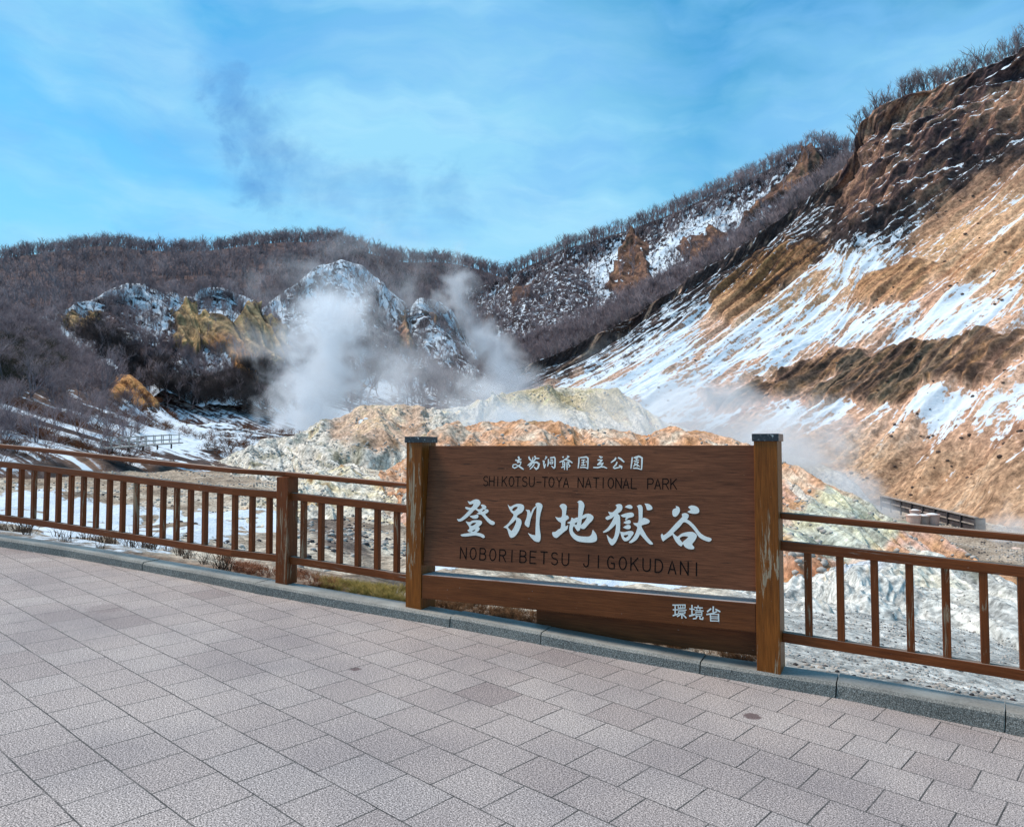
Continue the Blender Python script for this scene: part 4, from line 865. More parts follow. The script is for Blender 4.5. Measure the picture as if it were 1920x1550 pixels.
# ---- mounds
def mound(name, ridge, drops, label, stops, seed, nu=460, nv=230, amp=1.0, back=(10, -4), extra=None, snow0=-.3, mat=None, sx=6., rough=1.0, crest=.3):
    """ridge: (px,py,D); drops: list of (dy px, dD) rows going down towards the viewer"""
    r0, r1 = ridge[0], ridge[-1]
    ridge = [(r0[0] - 70, r0[1] + 60, r0[2]), (r0[0] - 35, r0[1] + 18, r0[2])] + list(ridge) + [(r1[0] + 35, r1[1] + 18, r1[2]), (r1[0] + 70, r1[1] + 60, r1[2])]
    rows = [[P3(x, y, D) + np.array((0, back[0], back[1])) for x, y, D in ridge], [P3(x, y, D) + np.array((0, back[0] * .3, back[1] * .16)) for x, y, D in ridge], [P3(x, y, D) for x, y, D in ridge]]
    for dx, dy, dD in drops: rows.append([P3(x + dx, y + dy * (1 + .12 * math.sin(x * .02 + seed)), D - dD * D / max(q_[2] for q_ in ridge)) for x, y, D in ridge])
    rows.append([q + np.array((0, -2.5 * sx / 6, -3.0 * sx / 6)) for q in rows[-1]])
    p = loft(None, nu, nv, ctrl=np.array(rows))
    s = sx
    g = fbm(p.U / s, p.V / (s * 2), seed, 4)
    displace(p, amp * (sstep(1.9, 3.2, p.row) * 1.0 * g * s * .22 + crest * s * .18 * fbm(p.U / (s * .5), p.V / (s * .5), seed + 1, 4) + rough * s * .035 * fbm(p.U / (s * .12), p.V / (s * .15), seed + 2, 4) + rough * s * .27 * (ridged(p.U / (s * .8), p.V / (s * 3.0), seed + 8, 4) - .35) * sstep(1.9, 3.0, p.row) + rough * s * .09 * (ridged(p.U / (s * .55), p.V / (s * 1.3), seed + 7, 3) - .3) * sstep(1.9, 3.0, p.row)))
    n1 = fbm(p.U / s, p.V / s, seed + 3, 5); n2 = 1.25 * fbm(p.U / (s * .25), p.V / (s * .4), seed + 4, 5); n3 = fbm(p.U / (s * 1.8), p.V / (s * 1.2), seed + 5, 4)
    col = palette(.8 * n1 + .6 * n2 + .3 * n3, stops)
    dk = sstep(.25, .5, n2 + .4 * n3); col = lerp(col, C_OLIVE * .8 * np.ones_like(col), dk * .45)
    sn = np.full_like(p.px, snow0) + .2 * n2
    if extra: col, sn = extra(p, col, sn, n1, n2, n3)
    MOUNDS.append((p, seed)); return p, build(p, name, col, sn, mat or M_MOUND, label)
MOUNDS = []
MST = [(-.6, srgb(110,106,84)), (-.35, srgb(160,156,140)), (-.12, srgb(200,194,182)), (.08, srgb(212,204,190)), (.25, C_CREAM), (.42, C_PINK), (.65, C_ORANGE)]
OST = [(-.6, C_GREY), (-.3, C_PALE), (-.05, C_PINK), (.2, C_TAN), (.4, C_ORANGE), (.65, C_RUST)]
def ex_far(p, col, sn, n1, n2, n3):
    o = soft(p, [(630,800),(680,755),(785,750),(810,800),(790,840),(700,850),(640,830)], 22, 40, 40, 91.)
    col = lerp(col, palette(n1 + .5 * n2, [(-.5, srgb(132,94,66)), (-.1, srgb(174,132,100)), (.15, srgb(200,164,132)), (.45, srgb(212,200,180))]), o * .68)
    c = soft(p, [(940,726),(1180,728),(1200,790),(980,800),(940,770)], 14, 24, 40, 92.)
    col = lerp(col, palette(n2 + .4 * n1, [(-.5, srgb(112,106,78)), (-.1, srgb(166,152,116)), (.3, srgb(196,180,150)), (.6, srgb(194,192,140))]), c * .9)
    sn = sn + .95 * soft(p, [(668,790),(690,796),(696,808),(672,804)], 4, 4, 10) + .5 * soft(p, [(360,800),(480,812),(520,830),(400,840)], 12)
    return col, sn
mound('mineral_mound', [(380,880,98),(440,860,100),(500,832,102),(540,822,104),(570,812,105),(600,795,107),(640,780,108),(680,762,109),(730,761,110),(782,762,110),(810,768,112),(850,764,114),(900,756,118),(940,742,122),(990,730,124),(1060,727,126),(1130,730,124),(1180,748,120),(1230,780,114),(1300,812,108),(1380,835,104),(1480,850,100),(1560,880,96)],
      [(-6,14,4),(-10,36,9),(-10,60,16),(0,95,24)], 'long pale mineral mound with an orange crest below the tall steam', MST, 90., extra=ex_far, sx=9., nu=640)
def ex_mid(p, col, sn, n1, n2, n3):
    o = soft(p, [(700,870),(780,800),(920,780),(1020,790),(1180,810),(1370,815),(1480,870),(1600,930),(1800,1020),(1700,1000),(1560,950),(1500,940),(1400,890),(900,900),(860,960),(700,960)], 12, 26, 40, 94.)
    col = lerp(col, palette(n1 + .5 * n2, [(-.6, srgb(206,196,178)), (-.3, srgb(206,176,146)), (.0, srgb(200,156,118)), (.35, srgb(174,116,74)), (.6, srgb(124,86,70))]), o * .62)
    g = soft(p, [(960,790),(1060,800),(1040,820),(980,815)], 8, 12, 20, 95.); col = lerp(col, C_OLIVE * np.ones_like(col), g * .6)
    w = soft(p, [(1480,965),(1540,935),(1600,950),(1700,1000),(1640,1060),(1470,1075)], 14, 30, 34, 96.)
    col = lerp(col, palette(n2 + .4 * n1, [(-.6, srgb(84,88,72)), (-.3, srgb(140,146,126)), (0, srgb(184,190,178)), (.3, srgb(206,204,170)), (.6, srgb(210,216,212))]), w * .95)
    pk = soft(p, [(1440,1050),(1500,1060),(1560,1085),(1440,1120)], 8); col = lerp(col, srgb(176,128,100) * np.ones_like(col), pk * .8)
    return col, sn
mound('mineral_mound', [(640,935,52),(700,900,56),(760,860,60),(800,832,62),(850,806,64),(900,797,66),(940,794,66),(1000,795,66),(1050,803,66),(1090,809,66),(1140,808,65),(1180,818,64),(1215,826,63),(1250,816,62),(1300,813,61),(1350,824,60),(1400,845,58),(1460,876,55),(1520,903,52),(1580,933,50),(1640,965,48),(1700,998,46),(1760,1030,44),(1820,1064,42),(1880,1090,40)],
      [(0,16,4),(-6,45,9),(-14,85,16),(-26,130,23),(-30,190,30)], 'orange crested mineral mound rising behind the sign', OST, 100., extra=ex_mid, sx=6.5, nu=640, nv=280, back=(9, -5))
mound('mineral_mound', [(300,905,70),(350,888,74),(400,868,78),(440,852,80),(475,842,82),(500,838,82),(530,846,82),(560,862,80),(600,866,79),(640,872,78),(680,880,76),(720,905,72),(760,940,68)],
      [(0,10,3),(0,28,8),(4,52,15),(10,80,22)], 'low greenish white mineral mound left of the sign', MST, 110., sx=5., back=(6, -3), extra=lambda p, c, s, a, b_, d: (lerp(c, C_WHITE * .9 * np.ones_like(c), .35 * sstep(-.1, .3, b_)), s + .25 * soft(p, [(300,880),(420,850),(460,860),(380,900)], 10)))
mound('mineral_mound', [(420,965,42),(470,948,45),(520,925,48),(560,905,51),(600,890,53),(650,882,54),(700,895,54),(740,912,53),(790,930,52),(850,950,50)],
      [(0,14,3),(0,38,8),(0,70,14),(0,105,19)], 'ochre and white mineral bank just behind the short fence panel', [(-.6, C_GREY), (-.3, C_PALE), (0, srgb(214,206,186)), (.25, C_CREAM), (.45, C_ORANGE), (.7, C_RUST)], 120., sx=4., back=(6, -3))
def ex_near(p, col, sn, n1, n2, n3):
    col = palette(n1 * .8 + .6 * n2, [(-.7, srgb(120,122,120)), (-.3, srgb(164,166,162)), (0, srgb(192,193,186)), (.3, srgb(208,206,198)), (.6, srgb(196,182,156))])
    y = soft(p, [(1640,1070),(1720,1050),(1800,1090),(1880,1130),(1800,1150)], 30, 30, 40, 97.) * sstep(.0, .4, n3 + .2); col = lerp(col, C_CREAM * .95 * np.ones_like(col), y * .45)
    g = soft(p, [(1750,1040),(1830,1060),(1870,1085),(1850,1100),(1770,1070)], 8, 14, 20, 98.) * sstep(-.2, .1, n2); col = lerp(col, srgb(88,92,76) * np.ones_like(col), g * .85)
    b2 = soft(p, [(1560,1060),(1640,1045),(1720,1050),(1640,1075),(1570,1090)], 8, 10, 24, 99.); col = lerp(col, srgb(150,162,180) * np.ones_like(col), b2 * .5)
    return col, sn
mound('mineral_mound', [(1180,1190,15),(1260,1160,16),(1340,1130,17),(1410,1110,18),(1470,1098,19),(1530,1086,20),(1580,1070,21.5),(1640,1052,23),(1690,1046,24),(1740,1046,24.5),(1790,1056,24.5),(1840,1076,24),(1890,1104,23),(1950,1140,22),(2050,1190,20),(2250,1260,18),(2500,1330,16)],
      [(0,12,1.6),(0,38,4),(0,75,7),(0,130,10)], 'pale grey white mineral mound just behind the right hand fence', MST, 130., extra=ex_near, sx=2.6, back=(5, -2.8), nu=700, nv=320, mat=mat_terrain('pale_mineral_crust', 5.0, (1.2, .6), amp=.5, bd=.05, bmp=.6), crest=.15, rough=.8)
# ------------------------------------------------------------------ bare trees and brush
class TB:
    def __init__(s): s.V = []; s.Q = []; s.T = []
    def seg(s, a, b_, ra, rb, k=3):
        a, b_ = Vector(a), Vector(b_); d = (b_ - a).normalized(); x = d.orthogonal().normalized(); y = d.cross(x); n0 = len(s.V)
        for c, r_ in ((a, ra), (b_, rb)):
            for i in range(k):
                t = 2 * math.pi * i / k; s.V.append(tuple(c + x * r_ * math.cos(t) + y * r_ * math.sin(t)))
        for i in range(k): j = (i + 1) % k; s.Q.append((n0 + i, n0 + j, n0 + k + j, n0 + k + i))
    def tip(s, a, b_, ra):
        a, b_ = Vector(a), Vector(b_); d = (b_ - a).normalized(); x = d.orthogonal().normalized(); y = d.cross(x); n0 = len(s.V)
        for i in range(3):
            t = 2 * math.pi * i / 3; s.V.append(tuple(a + x * ra * math.cos(t) + y * ra * math.sin(t)))
        s.V.append(tuple(b_))
        for i in range(3): s.T.append((n0 + i, n0 + (i + 1) % 3, n0 + 3))
def rv(r_): return Vector((r_.gauss(0, 1), r_.gauss(0, 1), r_.gauss(0, 1)))
def branch(tb, p, d, ln, ra, lev, rn, spread, k, twigs, upb=.15):
    n = 3 if lev > 0 else 2; q = Vector(p); dd = Vector(d).normalized(); pts = [q.copy()]
    for i in range(n):
        dd = (dd + rv(rn) * .13 + Vector((0, 0, upb * .5))).normalized(); q2 = q + dd * ln / n
        r0 = ra * (1 - .6 * i / n); r1 = ra * (1 - .6 * (i + 1) / n)
        if lev > 0 or i < n - 1: tb.seg(q, q2, r0, r1, k if lev > 1 else 3)
        else: tb.tip(q, q2, r0)
        q = q2; pts.append(q.copy())
    if lev <= 0: return
    m = twigs[lev - 1]
    for j in range(m):
        t = rn.uniform(.35, 1.0) * n; i = min(int(t), n - 1); pp = pts[i].lerp(pts[i + 1], t - i)
        s = rv(rn); s = (s - s.dot(dd) * dd).normalized(); nd = (dd * rn.uniform(.5, 1.0) + s * spread + Vector((0, 0, upb))).normalized()
        branch(tb, pp, nd, ln * rn.uniform(.45, .72), ra * .45, lev - 1, rn, spread, k, twigs, upb)
def tree_tpl(seed, lev=3, twigs=(4, 4, 6), spread=.8, trunk=.45, ra=.028, k=4, upb=.15, stems=1):
    rn = random.Random(seed); tb = TB()
    for s in range(stems):
        d = Vector((rn.gauss(0, .08 if stems == 1 else .45), rn.gauss(0, .08 if stems == 1 else .45), 1)); p = Vector((rn.gauss(0, .03), rn.gauss(0, .03), -.06))
        branch(tb, p, d, trunk + .06, ra, lev, rn, spread, k, list(twigs), upb)
    V = np.array(tb.V); V[:, :] /= max(V[:, 2].max(), .1)
    return V, np.array(tb.Q, int), np.array(tb.T, int)
def mat_bark(name, c0, c1, s=.15):
    m, nt, b = new_mat(name); g = N(nt, 'ShaderNodeNewGeometry').outputs['Position']
    L(nt, mixc(nt, ramp(nt, noise(nt, g, s, 5, .7), [(.35, 0.0), (.65, 1.0)]), c0, c1), b.inputs['Base Color'])
    b.inputs['Roughness'].default_value = .9; b.inputs['Specular IOR Level'].default_value = .1; return m
def s3(*c): return tuple(float(v) for v in srgb(*c))
M_WOOD_FAR = mat_bark('bare_woods_bark', s3(100, 88, 92), s3(164, 150, 152), .12)
M_WOOD_RIDGE = mat_bark('ridge_tree_bark', s3(96, 86, 90), s3(150, 138, 138), .3)
M_WOOD_NEAR = mat_bark('brush_bark', s3(96, 86, 92), s3(164, 150, 152), .5)
M_GREENBUSH = mat_bark('evergreen_scrub', s3(38, 42, 36), s3(72, 72, 52), .6)
M_DARKBUSH = mat_bark('dark_scrub', s3(46, 42, 46), s3(88, 80, 78), .4)
RT = [tree_tpl(100 + i, 3, (6, 5, 5), .75, .38 + .04 * (i % 3), .024, 4, .26) for i in range(9)]
FT = [tree_tpl(200 + i, 2, (5, 7), .65, .5, .022, 3, .28) for i in range(8)]
BT = [tree_tpl(300 + i, 2, (6, 6), .7, .6, .016, 3, .18, stems=4) for i in range(6)]
def scatter(name, p, mask, n, tpls, h, mat, label, seed=0, hv=.35, wide=1.0, jit=1.0, sink=0.0, pxuni=.5):
    r_ = np.random.default_rng(seed)
    a = np.linalg.norm(np.cross(np.gradient(p.G, axis=0), np.gradient(p.G, axis=1)), axis=2)
    dpx = np.abs(np.gradient(p.px, axis=1) * np.gradient(p.py, axis=0) - np.gradient(p.px, axis=0) * np.gradient(p.py, axis=1))
    vis = (p.px > -120) & (p.px < 2040)
    w = (a / a.mean()) ** (1 - pxuni) * (dpx / dpx.mean() + .02) ** pxuni * mask * vis; w = w.ravel() / w.sum()
    idx = r_.choice(w.size, n, p=w); P = p.G.reshape(-1, 3)[idx]
    Vs, Qs, Ts, off = [], [], [], 0
    which = r_.integers(0, len(tpls), n)
    for k, (V, Q, T) in enumerate(tpls):
        sel = P[which == k]; m = len(sel)
        if not m: continue
        hh = h * (1 + hv * (r_.random(m) * 2 - 1)); th_ = r_.random(m) * 2 * np.pi; c, s = np.cos(th_), np.sin(th_)
        X = V[None, :, 0] * c[:, None] - V[None, :, 1] * s[:, None]; Y = V[None, :, 0] * s[:, None] + V[None, :, 1] * c[:, None]
        W3 = np.stack([X * wide, Y * wide, np.repeat(V[None, :, 2], m, 0)], -1) * hh[:, None, None] + sel[:, None, :] - np.array([0, 0, sink])
        Vs.append(W3.reshape(-1, 3)); o = off + np.arange(m)[:, None, None] * len(V)
        if len(Q): Qs.append((Q[None] + o).reshape(-1, 4))
        if len(T): Ts.append((T[None] + o).reshape(-1, 3))
        off += m * len(V)
    me = np_mesh(name, np.concatenate(Vs), np.concatenate(Qs) if Qs else None, np.concatenate(Ts) if Ts else None)
    return tag(link(name, me, mat), label, None, None, 'stuff')
fm = (1 + 2.5 * sstep(1.35, 1.0, pf.row)) * sstep(.8, .95, pf.row) * sstep(5.6, 4.6, pf.row) * (1 - .55 * sstep(.35, .6, snf))
scatter('bare_woods', pf, fm, 6500, FT, 6.6, M_WOOD_FAR, 'leafless woods covering the far hill', 1, wide=1.25)
scatter('bare_woods', pm, sstep(.95, 1.05, pm.row) * (1 - .85 * rockm) * (.28 + 1.6 * band + 1.6 * sstep(1.7, 1.05, pm.row)) * (1 - .45 * clearp) * sstep(6.2, 5.2, pm.row), 5600, FT, 5.4, M_WOOD_FAR, 'leafless woods on the long ridge at the right', 2, wide=1.1)
for p_, sd, n_ in ((p1, 3, 1500), (p2, 4, 2500)):
    scatter('bare_woods', p_, sstep(.95, 1.1, p_.row) * sstep(5.1, 4.6, p_.row) * (1 - .95 * p_.cl) * (.25 + sstep(-.1, .4, fbm(p_.U / 10, p_.V / 10, 5. + sd, 3))), n_, FT, 3.4, M_WOOD_FAR, ['thin bare saplings on the cliffed spur', 'thin bare saplings on the peaked spur'][sd - 3], sd, wide=1.0)
dkm = np.maximum(soft(pf, [(330,700),(480,690),(520,760),(500,810),(380,800),(300,760)], 20), soft(pf, [(60,640),(200,680),(260,720),(200,740),(60,720)], 20))
scatter('dark_scrub', p1, np.maximum(soft(p1, [(300,700),(400,720),(500,690),(540,780),(300,790)], 14), soft(p1, [(150,640),(190,700),(260,730),(280,700),(200,640)], 10)) + 1e-6, 620, BT, 3.2, M_DARKBUSH, 'dense dark scrub at the foot of the cliffed spur', 6, wide=1.5)
lm = sstep(.95, 1.1, pl.row) * (.08 + sstep(780, 640, pl.py) + .5 * sstep(-.1, .3, fbm(pl.U / 8, pl.V / 8, 76., 3)) * sstep(860, 800, pl.py)) * (1 - scar) * sstep(300, 200, pl.px + 0 * pl.py + (pl.py < 760) * 0)
scatter('brushwood', pl, lm, 1200, BT, 2.4, M_WOOD_NEAR, 'tangled leafless brushwood on the near left slope', 7, wide=1.1, hv=.5)
scatter('evergreen_scrub', pl, soft(pl, [(-200,640),(0,640),(70,655),(110,690),(60,720),(-200,730)], 12) + 1e-7, 260, BT, 2.2, M_GREENBUSH, 'olive green scrub among the brushwood at the left edge', 8, wide=1.8)
scatter('low_scrub', pl, sstep(715, 760, pl.py) * sstep(880, 840, pl.py) * sstep(.0, .35, fbm(pl.U / 6, pl.V / 6, 77., 3)) + 1e-7, 1100, BT, 1.0, mat_bark('russet_scrub', s3(60, 44, 36), s3(128, 84, 60), .8), 'low russet scrub poking through the snow', 9, wide=1.6)
scatter('bare_woods', pa, sstep(.7, .9, pa.row) * sstep(1.35, 1.1, pa.row) + 1e-9, 420, FT, 4.6, M_WOOD_RIDGE, 'thin bare undergrowth along the edge of the brown cliff', 12, wide=1.2)
scatter('slope_scrub', pa, np.clip(scrub, 0, 1) * m_pa + 1e-9, 1500, BT, 1.1, M_DARKBUSH, 'dark low scrub along the upper edge of the coloured slope', 10, wide=1.7)

def ridge_pts(p, row, x0, x1, n, seed):
    i = int(round(row / (p.row.max()) * (p.nv - 1))); xs = p.px[i]; r_ = random.Random(seed); out = []
    step = (x1 - x0) / n
    for k in range(n):
        x = x0 + (k + r_.uniform(.1, .9)) * step; j = int(np.argmin(np.abs(xs - x))); jj = i + r_.randint(-1, 3)
        out.append(p.G[min(max(jj, 0), p.nv - 1), j])
    return out
protos = []
for k, (V, Q, T) in enumerate(RT): protos.append(np_mesh('bare_tree', V, Q, T)); protos[-1].materials.append(M_WOOD_RIDGE)
def ridge_trees(pts, h, label, group, seed):
    r_ = random.Random(seed)
    for q in pts:
        o = bpy.data.objects.new('bare_tree', protos[r_.randrange(len(protos))]); COL.objects.link(o)
        hh = h * r_.choice((r_.uniform(.5, .8), r_.uniform(.8, 1.25))); o.location = (q[0], q[1], q[2] - .1); w_ = hh * r_.uniform(.85, 1.1); o.scale = (w_, w_, hh); o.rotation_euler = (0, 0, r_.uniform(0, 6.28))
        tag(o, label, 'tree', group)
ridge_trees(ridge_pts(pf, 1, 2, 946, 118, 1), 6.6, 'small leafless tree in the row along the crest of the far left hill', 'bare trees on the crest of the far hill', 1)
ridge_trees(ridge_pts(pm, 1, 948, 1480, 90, 2), 6.2, 'small leafless tree in the row up the crest of the long middle ridge', 'bare trees on the crest of the middle ridge', 2)
ridge_trees(ridge_pts(pm, 1, 1482, 1612, 30, 5), 5.6, 'leafless tree on the rounded knob beside the big cliff', 'bare trees on the knob beside the cliff', 5)
ridge_trees(ridge_pts(pa, 1, 1622, 1945, 60, 3), 6.2, 'leafless tree above the brown cliff at the upper right', 'bare trees above the brown cliff', 3)

# a few bigger bare shrubs on the near left slope
def on_patch(p, x, y):
    k = np.argmin((p.px - x) ** 2 + (p.py - y) ** 2 + 1e6 * (p.row < 1)); return p.G.reshape(-1, 3)[k]
BIG = [tree_tpl(400 + i, 3, (4, 5, 5), .75, .5, .020, 4, .16, stems=3) for i in range(4)]
bigm = [np_mesh('bare_shrub', *t) for t in BIG]
for m_ in bigm: m_.materials.append(M_WOOD_NEAR)
for k, (x, y, h, lab) in enumerate([(6, 720, 8.5, 'tall bare shrub cut by the left edge of the picture'), (52, 742, 7.0, 'pale branched bare shrub near the left edge above the snow'), (98, 752, 5.0, 'small forked bare shrub between the pale one and the leaning tree'),
        (190, 742, 8.0, 'leaning bare tree standing left of the orange scar'), (146, 756, 4.0, 'low bare shrub below the leaning tree'), (262, 704, 3.4, 'small dark bare shrub on top of the orange scar')]):
    o = bpy.data.objects.new('bare_shrub', bigm[k % 4]); COL.objects.link(o); q = on_patch(pl, x, y); o.location = (q[0], q[1], q[2] - .2)
    o.scale = (h * .9, h * .9, h); o.rotation_euler = (0, 0, k * 1.7); tag(o, lab, 'shrub', 'bare shrubs on the left slope')

# ------------------------------------------------------------------ steam
def steam(name, label, px, py, D, wpx, hpx, dep, dens, lean=0.0, taper=(1.0, .6), nscale=3.0, amp=1.2, zf=(.0, .55), seed=0.0, tight=.55, aniso=.2, curl=0.0):
    """closed rounded body of scattering vapour, wpx x hpx pixels large as seen at distance D; density from noise"""
    c = Vector(P3(px, py, D)); rx = wpx / 2 / F * D; rz = hpx / 2 / F * D
    bm = bmesh.new(); bmesh.ops.create_icosphere(bm, subdivisions=3, radius=1.0)
    k = 1.0 + abs(lean)
    for v in bm.verts:
        v.co.x *= 1.15; v.co.y *= 1.15
        v.co.x += lean * v.co.z
    me = bpy.data.meshes.new(name); bm.to_mesh(me); bm.free()
    m = bpy.data.materials.new(name + '_vapour'); m.use_nodes = True; nt = m.node_tree; nt.nodes.clear()
    out = N(nt, 'ShaderNodeOutputMaterial'); pv = N(nt, 'ShaderNodeVolumePrincipled'); L(nt, pv.outputs[0], out.inputs['Volume'])
    pv.inputs['Color'].default_value = (.95, .975, 1, 1); pv.inputs['Anisotropy'].default_value = 0.0
    tc = N(nt, 'ShaderNodeTexCoord').outputs['Object']; sp = N(nt, 'ShaderNodeSeparateXYZ'); L(nt, tc, sp.inputs[0])
    z = sp.outputs[2]; x = math_(nt, 'SUBTRACT', sp.outputs[0], math_(nt, 'MULTIPLY', z, lean)); y = sp.outputs[1]
    zz = math_(nt, 'MULTIPLY_ADD', z, .5, .5, clamp=True)
    if curl: x = math_(nt, 'ADD', x, math_(nt, 'MULTIPLY', math_(nt, 'SINE', math_(nt, 'MULTIPLY', z, 3.6)), curl))
    rad = math_(nt, 'MULTIPLY_ADD', zz, taper[1] - taper[0], taper[0])
    q = math_(nt, 'DIVIDE', math_(nt, 'SQRT', math_(nt, 'ADD', math_(nt, 'MULTIPLY', x, x), math_(nt, 'MULTIPLY', y, y))), rad)
    asp = (rx / max(rx, rz), dep / 2 / max(rx, rz), rz / max(rx, rz))
    nv = mapping(nt, tc, asp, (seed, seed * .7, seed * 1.3))
    n = noise(nt, nv, nscale, 5, .62, .6)
    edge = math_(nt, 'SUBTRACT', 1.0, q)
    f = math_(nt, 'ADD', edge, math_(nt, 'MULTIPLY', math_(nt, 'SUBTRACT', n, .52), amp))
    f = math_(nt, 'SUBTRACT', f, math_(nt, 'MULTIPLY', ramp(nt, zz, [(zf[0], 0.0), (zf[1], .12), (1.0, 1.0)]), .75))
    f = math_(nt, 'SUBTRACT', f, ramp(nt, zz, [(0.0, 1.0), (.12, 0.0)]))
    d = ramp(nt, f, [(.12, 0.0), (tight, 1.0)], 'EASE')
    sph = math_(nt, 'SUBTRACT', 1.0, math_(nt, 'ADD', math_(nt, 'MULTIPLY', math_(nt, 'MULTIPLY', x, x), .75), math_(nt, 'ADD', math_(nt, 'MULTIPLY', math_(nt, 'MULTIPLY', y, y), .75), math_(nt, 'MULTIPLY', z, z))), clamp=True)
    d = math_(nt, 'MULTIPLY', d, ramp(nt, sph, [(0.0, 0.0), (.25, 1.0)]))
    L(nt, math_(nt, 'MULTIPLY', d, dens), pv.inputs['Density'])
    o = link(name, me, m); o.location = c; o.scale = (rx, dep / 2, rz); tag(o, label, 'steam', None, 'stuff')
    m.cycles.volume_interpolation = 'LINEAR' if hasattr(m.cycles, 'volume_interpolation') else None
    return o
# ------------------------------------------------------------------ stones, dry grass
def rock_tpl(seed, sub=1, flat=.65):
    bm = bmesh.new(); bmesh.ops.create_icosphere(bm, subdivisions=sub, radius=.5); r_ = random.Random(seed)
    o = Vector((r_.uniform(0, 50), r_.uniform(0, 50), r_.uniform(0, 50))); bm.verts.ensure_lookup_table()
    co = np.array([v.co[:] for v in bm.verts]); k = 1 + .5 * fbm(co[:, 0] * 1.7 + o.x, co[:, 1] * 1.7 + o.y, co[:, 2] * 1.7 + o.z, 3) + .12 * perlin(co[:, 0] * 6 + o.x, co[:, 1] * 6, co[:, 2] * 6)
    co = co * k[:, None] * np.array([1, r_.uniform(.7, 1), flat]); fcs = np.array([[v.index for v in f.verts] for f in bm.faces]); bm.free()
    return co, np.zeros((0, 4), int), fcs
RK = [rock_tpl(i) for i in range(6)]
M_ROCKD = mat_flat('dark_rock', s3(58, 54, 56), .85, .5, 9, 0, .5)
M_ROCKP = mat_flat('pale_rubble', s3(166, 160, 152), .9, .4, 3, 0, .4)
near_ = sstep(4.2, 5.5, pg.row) * (1 - .85 * sstep(1350, 1450, pg.px) * sstep(7.5, 6.5, pg.row))
scatter('rubble', pg, near_ * sstep(9.6, 8.5, pg.row) * sstep(-.1, .3, n1g) * (1 - sstep(.3, .5, sng)) + 1e-9, 9000, RK, .16, M_ROCKP, 'loose pale stones strewn over the valley floor', 21, hv=.7, pxuni=.7)
scatter('rubble', pg, near_ * sstep(9.6, 8.5, pg.row) * sstep(.0, .4, n2g) * (1 - sstep(.45, .7, sng)) + 1e-9, 3500, RK, .14, M_ROCKD, 'loose dark stones strewn over the valley floor', 22, hv=.7, pxuni=.7)
for i, (pp, sd) in enumerate(MOUNDS): scatter('rubble', pp, sstep(2.0, 3.0, pp.row) * sstep(-.1, .3, fbm(pp.U / 2, pp.V / 2, 9., 3)) + 1e-9, 2600, RK, [.34, .26, .25, .16, .045][i], M_ROCKP, 'crumbled crust on ' + ['the far long mound', 'the orange crested mound', 'the greenish mound', 'the ochre bank', 'the pale mound by the fence'][i], 40 + i, hv=.6, pxuni=.8)
scatter('slope_stones', pa, m_pa * (1 - cliff) * sstep(-.2, .4, fbm(pa.U / 12, pa.V / 12, 90., 3)) + 1e-9, 480, RK, .42, mat_flat('slope_stone', s3(84, 68, 60), .9, .4, 1.5), 'dark stones lying on the snow and scree of the coloured slope', 51, hv=.7, pxuni=.7)
for sz_, m_, sd_, lb_ in ((.035, M_ROCKP, 61, 'pale grit and pebbles on the bank behind the right fence'), (.03, M_ROCKD, 62, 'dark grit on the bank behind the right fence')): scatter('pebbles', pg, sstep(1380, 1460, pg.px) * (pg.row > .6) * sstep(6.0, 4.5, pg.row) * (.2 + sstep(-.1, .3, n1g)) + 1e-12, [3800, 1600][sd_ - 61], RK, sz_, m_, lb_, sd_, hv=.7, pxuni=.6)
RK2 = [rock_tpl(60 + i, 3, .7) for i in range(4)]
rkm = [np_mesh('rock', t[0], None, t[2]) for t in RK2]
for m_ in rkm: m_.materials.append(M_ROCKD); smooth(m_)
for k, (x, y, w) in enumerate([(684, 1030, 12), (690, 1044, 9), (678, 1042, 8), (698, 1032, 8), (730, 967, 13), (738, 1030, 7), (601, 1038, 9), (612, 968, 7), (660, 1022, 9), (646, 1026, 8), (590, 1000, 7), (716, 962, 8), (560, 966, 10), (552, 975, 6), (488, 960, 8), (446, 964, 6), (668, 1036, 6), (742, 1058, 5), (628, 1034, 5), (704, 1050, 6)]):
    kk = np.argmin((pg.px - x) ** 2 + (pg.py - y) ** 2); q = pg.G.reshape(-1, 3)[kk]; s = w / F * q[1]
    o = bpy.data.objects.new('rock', rkm[k % 4]); COL.objects.link(o); o.location = tuple(q); o.scale = (s, s, s); o.rotation_euler = (0, 0, k * 2.1)
    tag(o, 'dark weathered boulder lying on the pale ground behind the left fence', 'rock', 'dark boulders behind the left fence')
def tuft(seed, n=16, spread=.5):
    rn = random.Random(seed); tb = TB()
    for i in range(n):
        a = rn.uniform(0, 6.28); l = rn.uniform(.5, 1.0); p = Vector((rn.gauss(0, .12), rn.gauss(0, .12), -.05)); d = Vector((math.cos(a) * spread * rn.random() * 1.4, math.sin(a) * spread * rn.random() * 1.4, 1)).normalized()
        q = p + d * l * .6; tb.seg(p, q, .014, .010); tb.tip(q, q + (d + Vector((math.cos(a), math.sin(a), -.4)) * .6).normalized() * l * .5, .010)
    return np.array(tb.V), np.array(tb.Q), np.array(tb.T)
TF = [tuft(i) for i in range(6)]
kb_ = sstep(.15, .5, pg.row)
def gm(x0, x1, r0, r1): return sstep(x0 - 15, x0 + 15, pg.px) * sstep(x1 + 15, x1 - 15, pg.px) * (pg.row > r0) * (pg.row < r1) * (.15 + sstep(-.15, .25, fbm(GX / .35, GY / .35, 5., 3)))
scatter('dry_grass', pg, gm(425, 640, .4, 1.7) + 1e-12, 260, TF, .09, mat_bark('russet_grass', s3(96, 58, 44), s3(164, 116, 88), 6), 'russet dead grass tufts behind the kerb at the fence post', 31, pxuni=0)
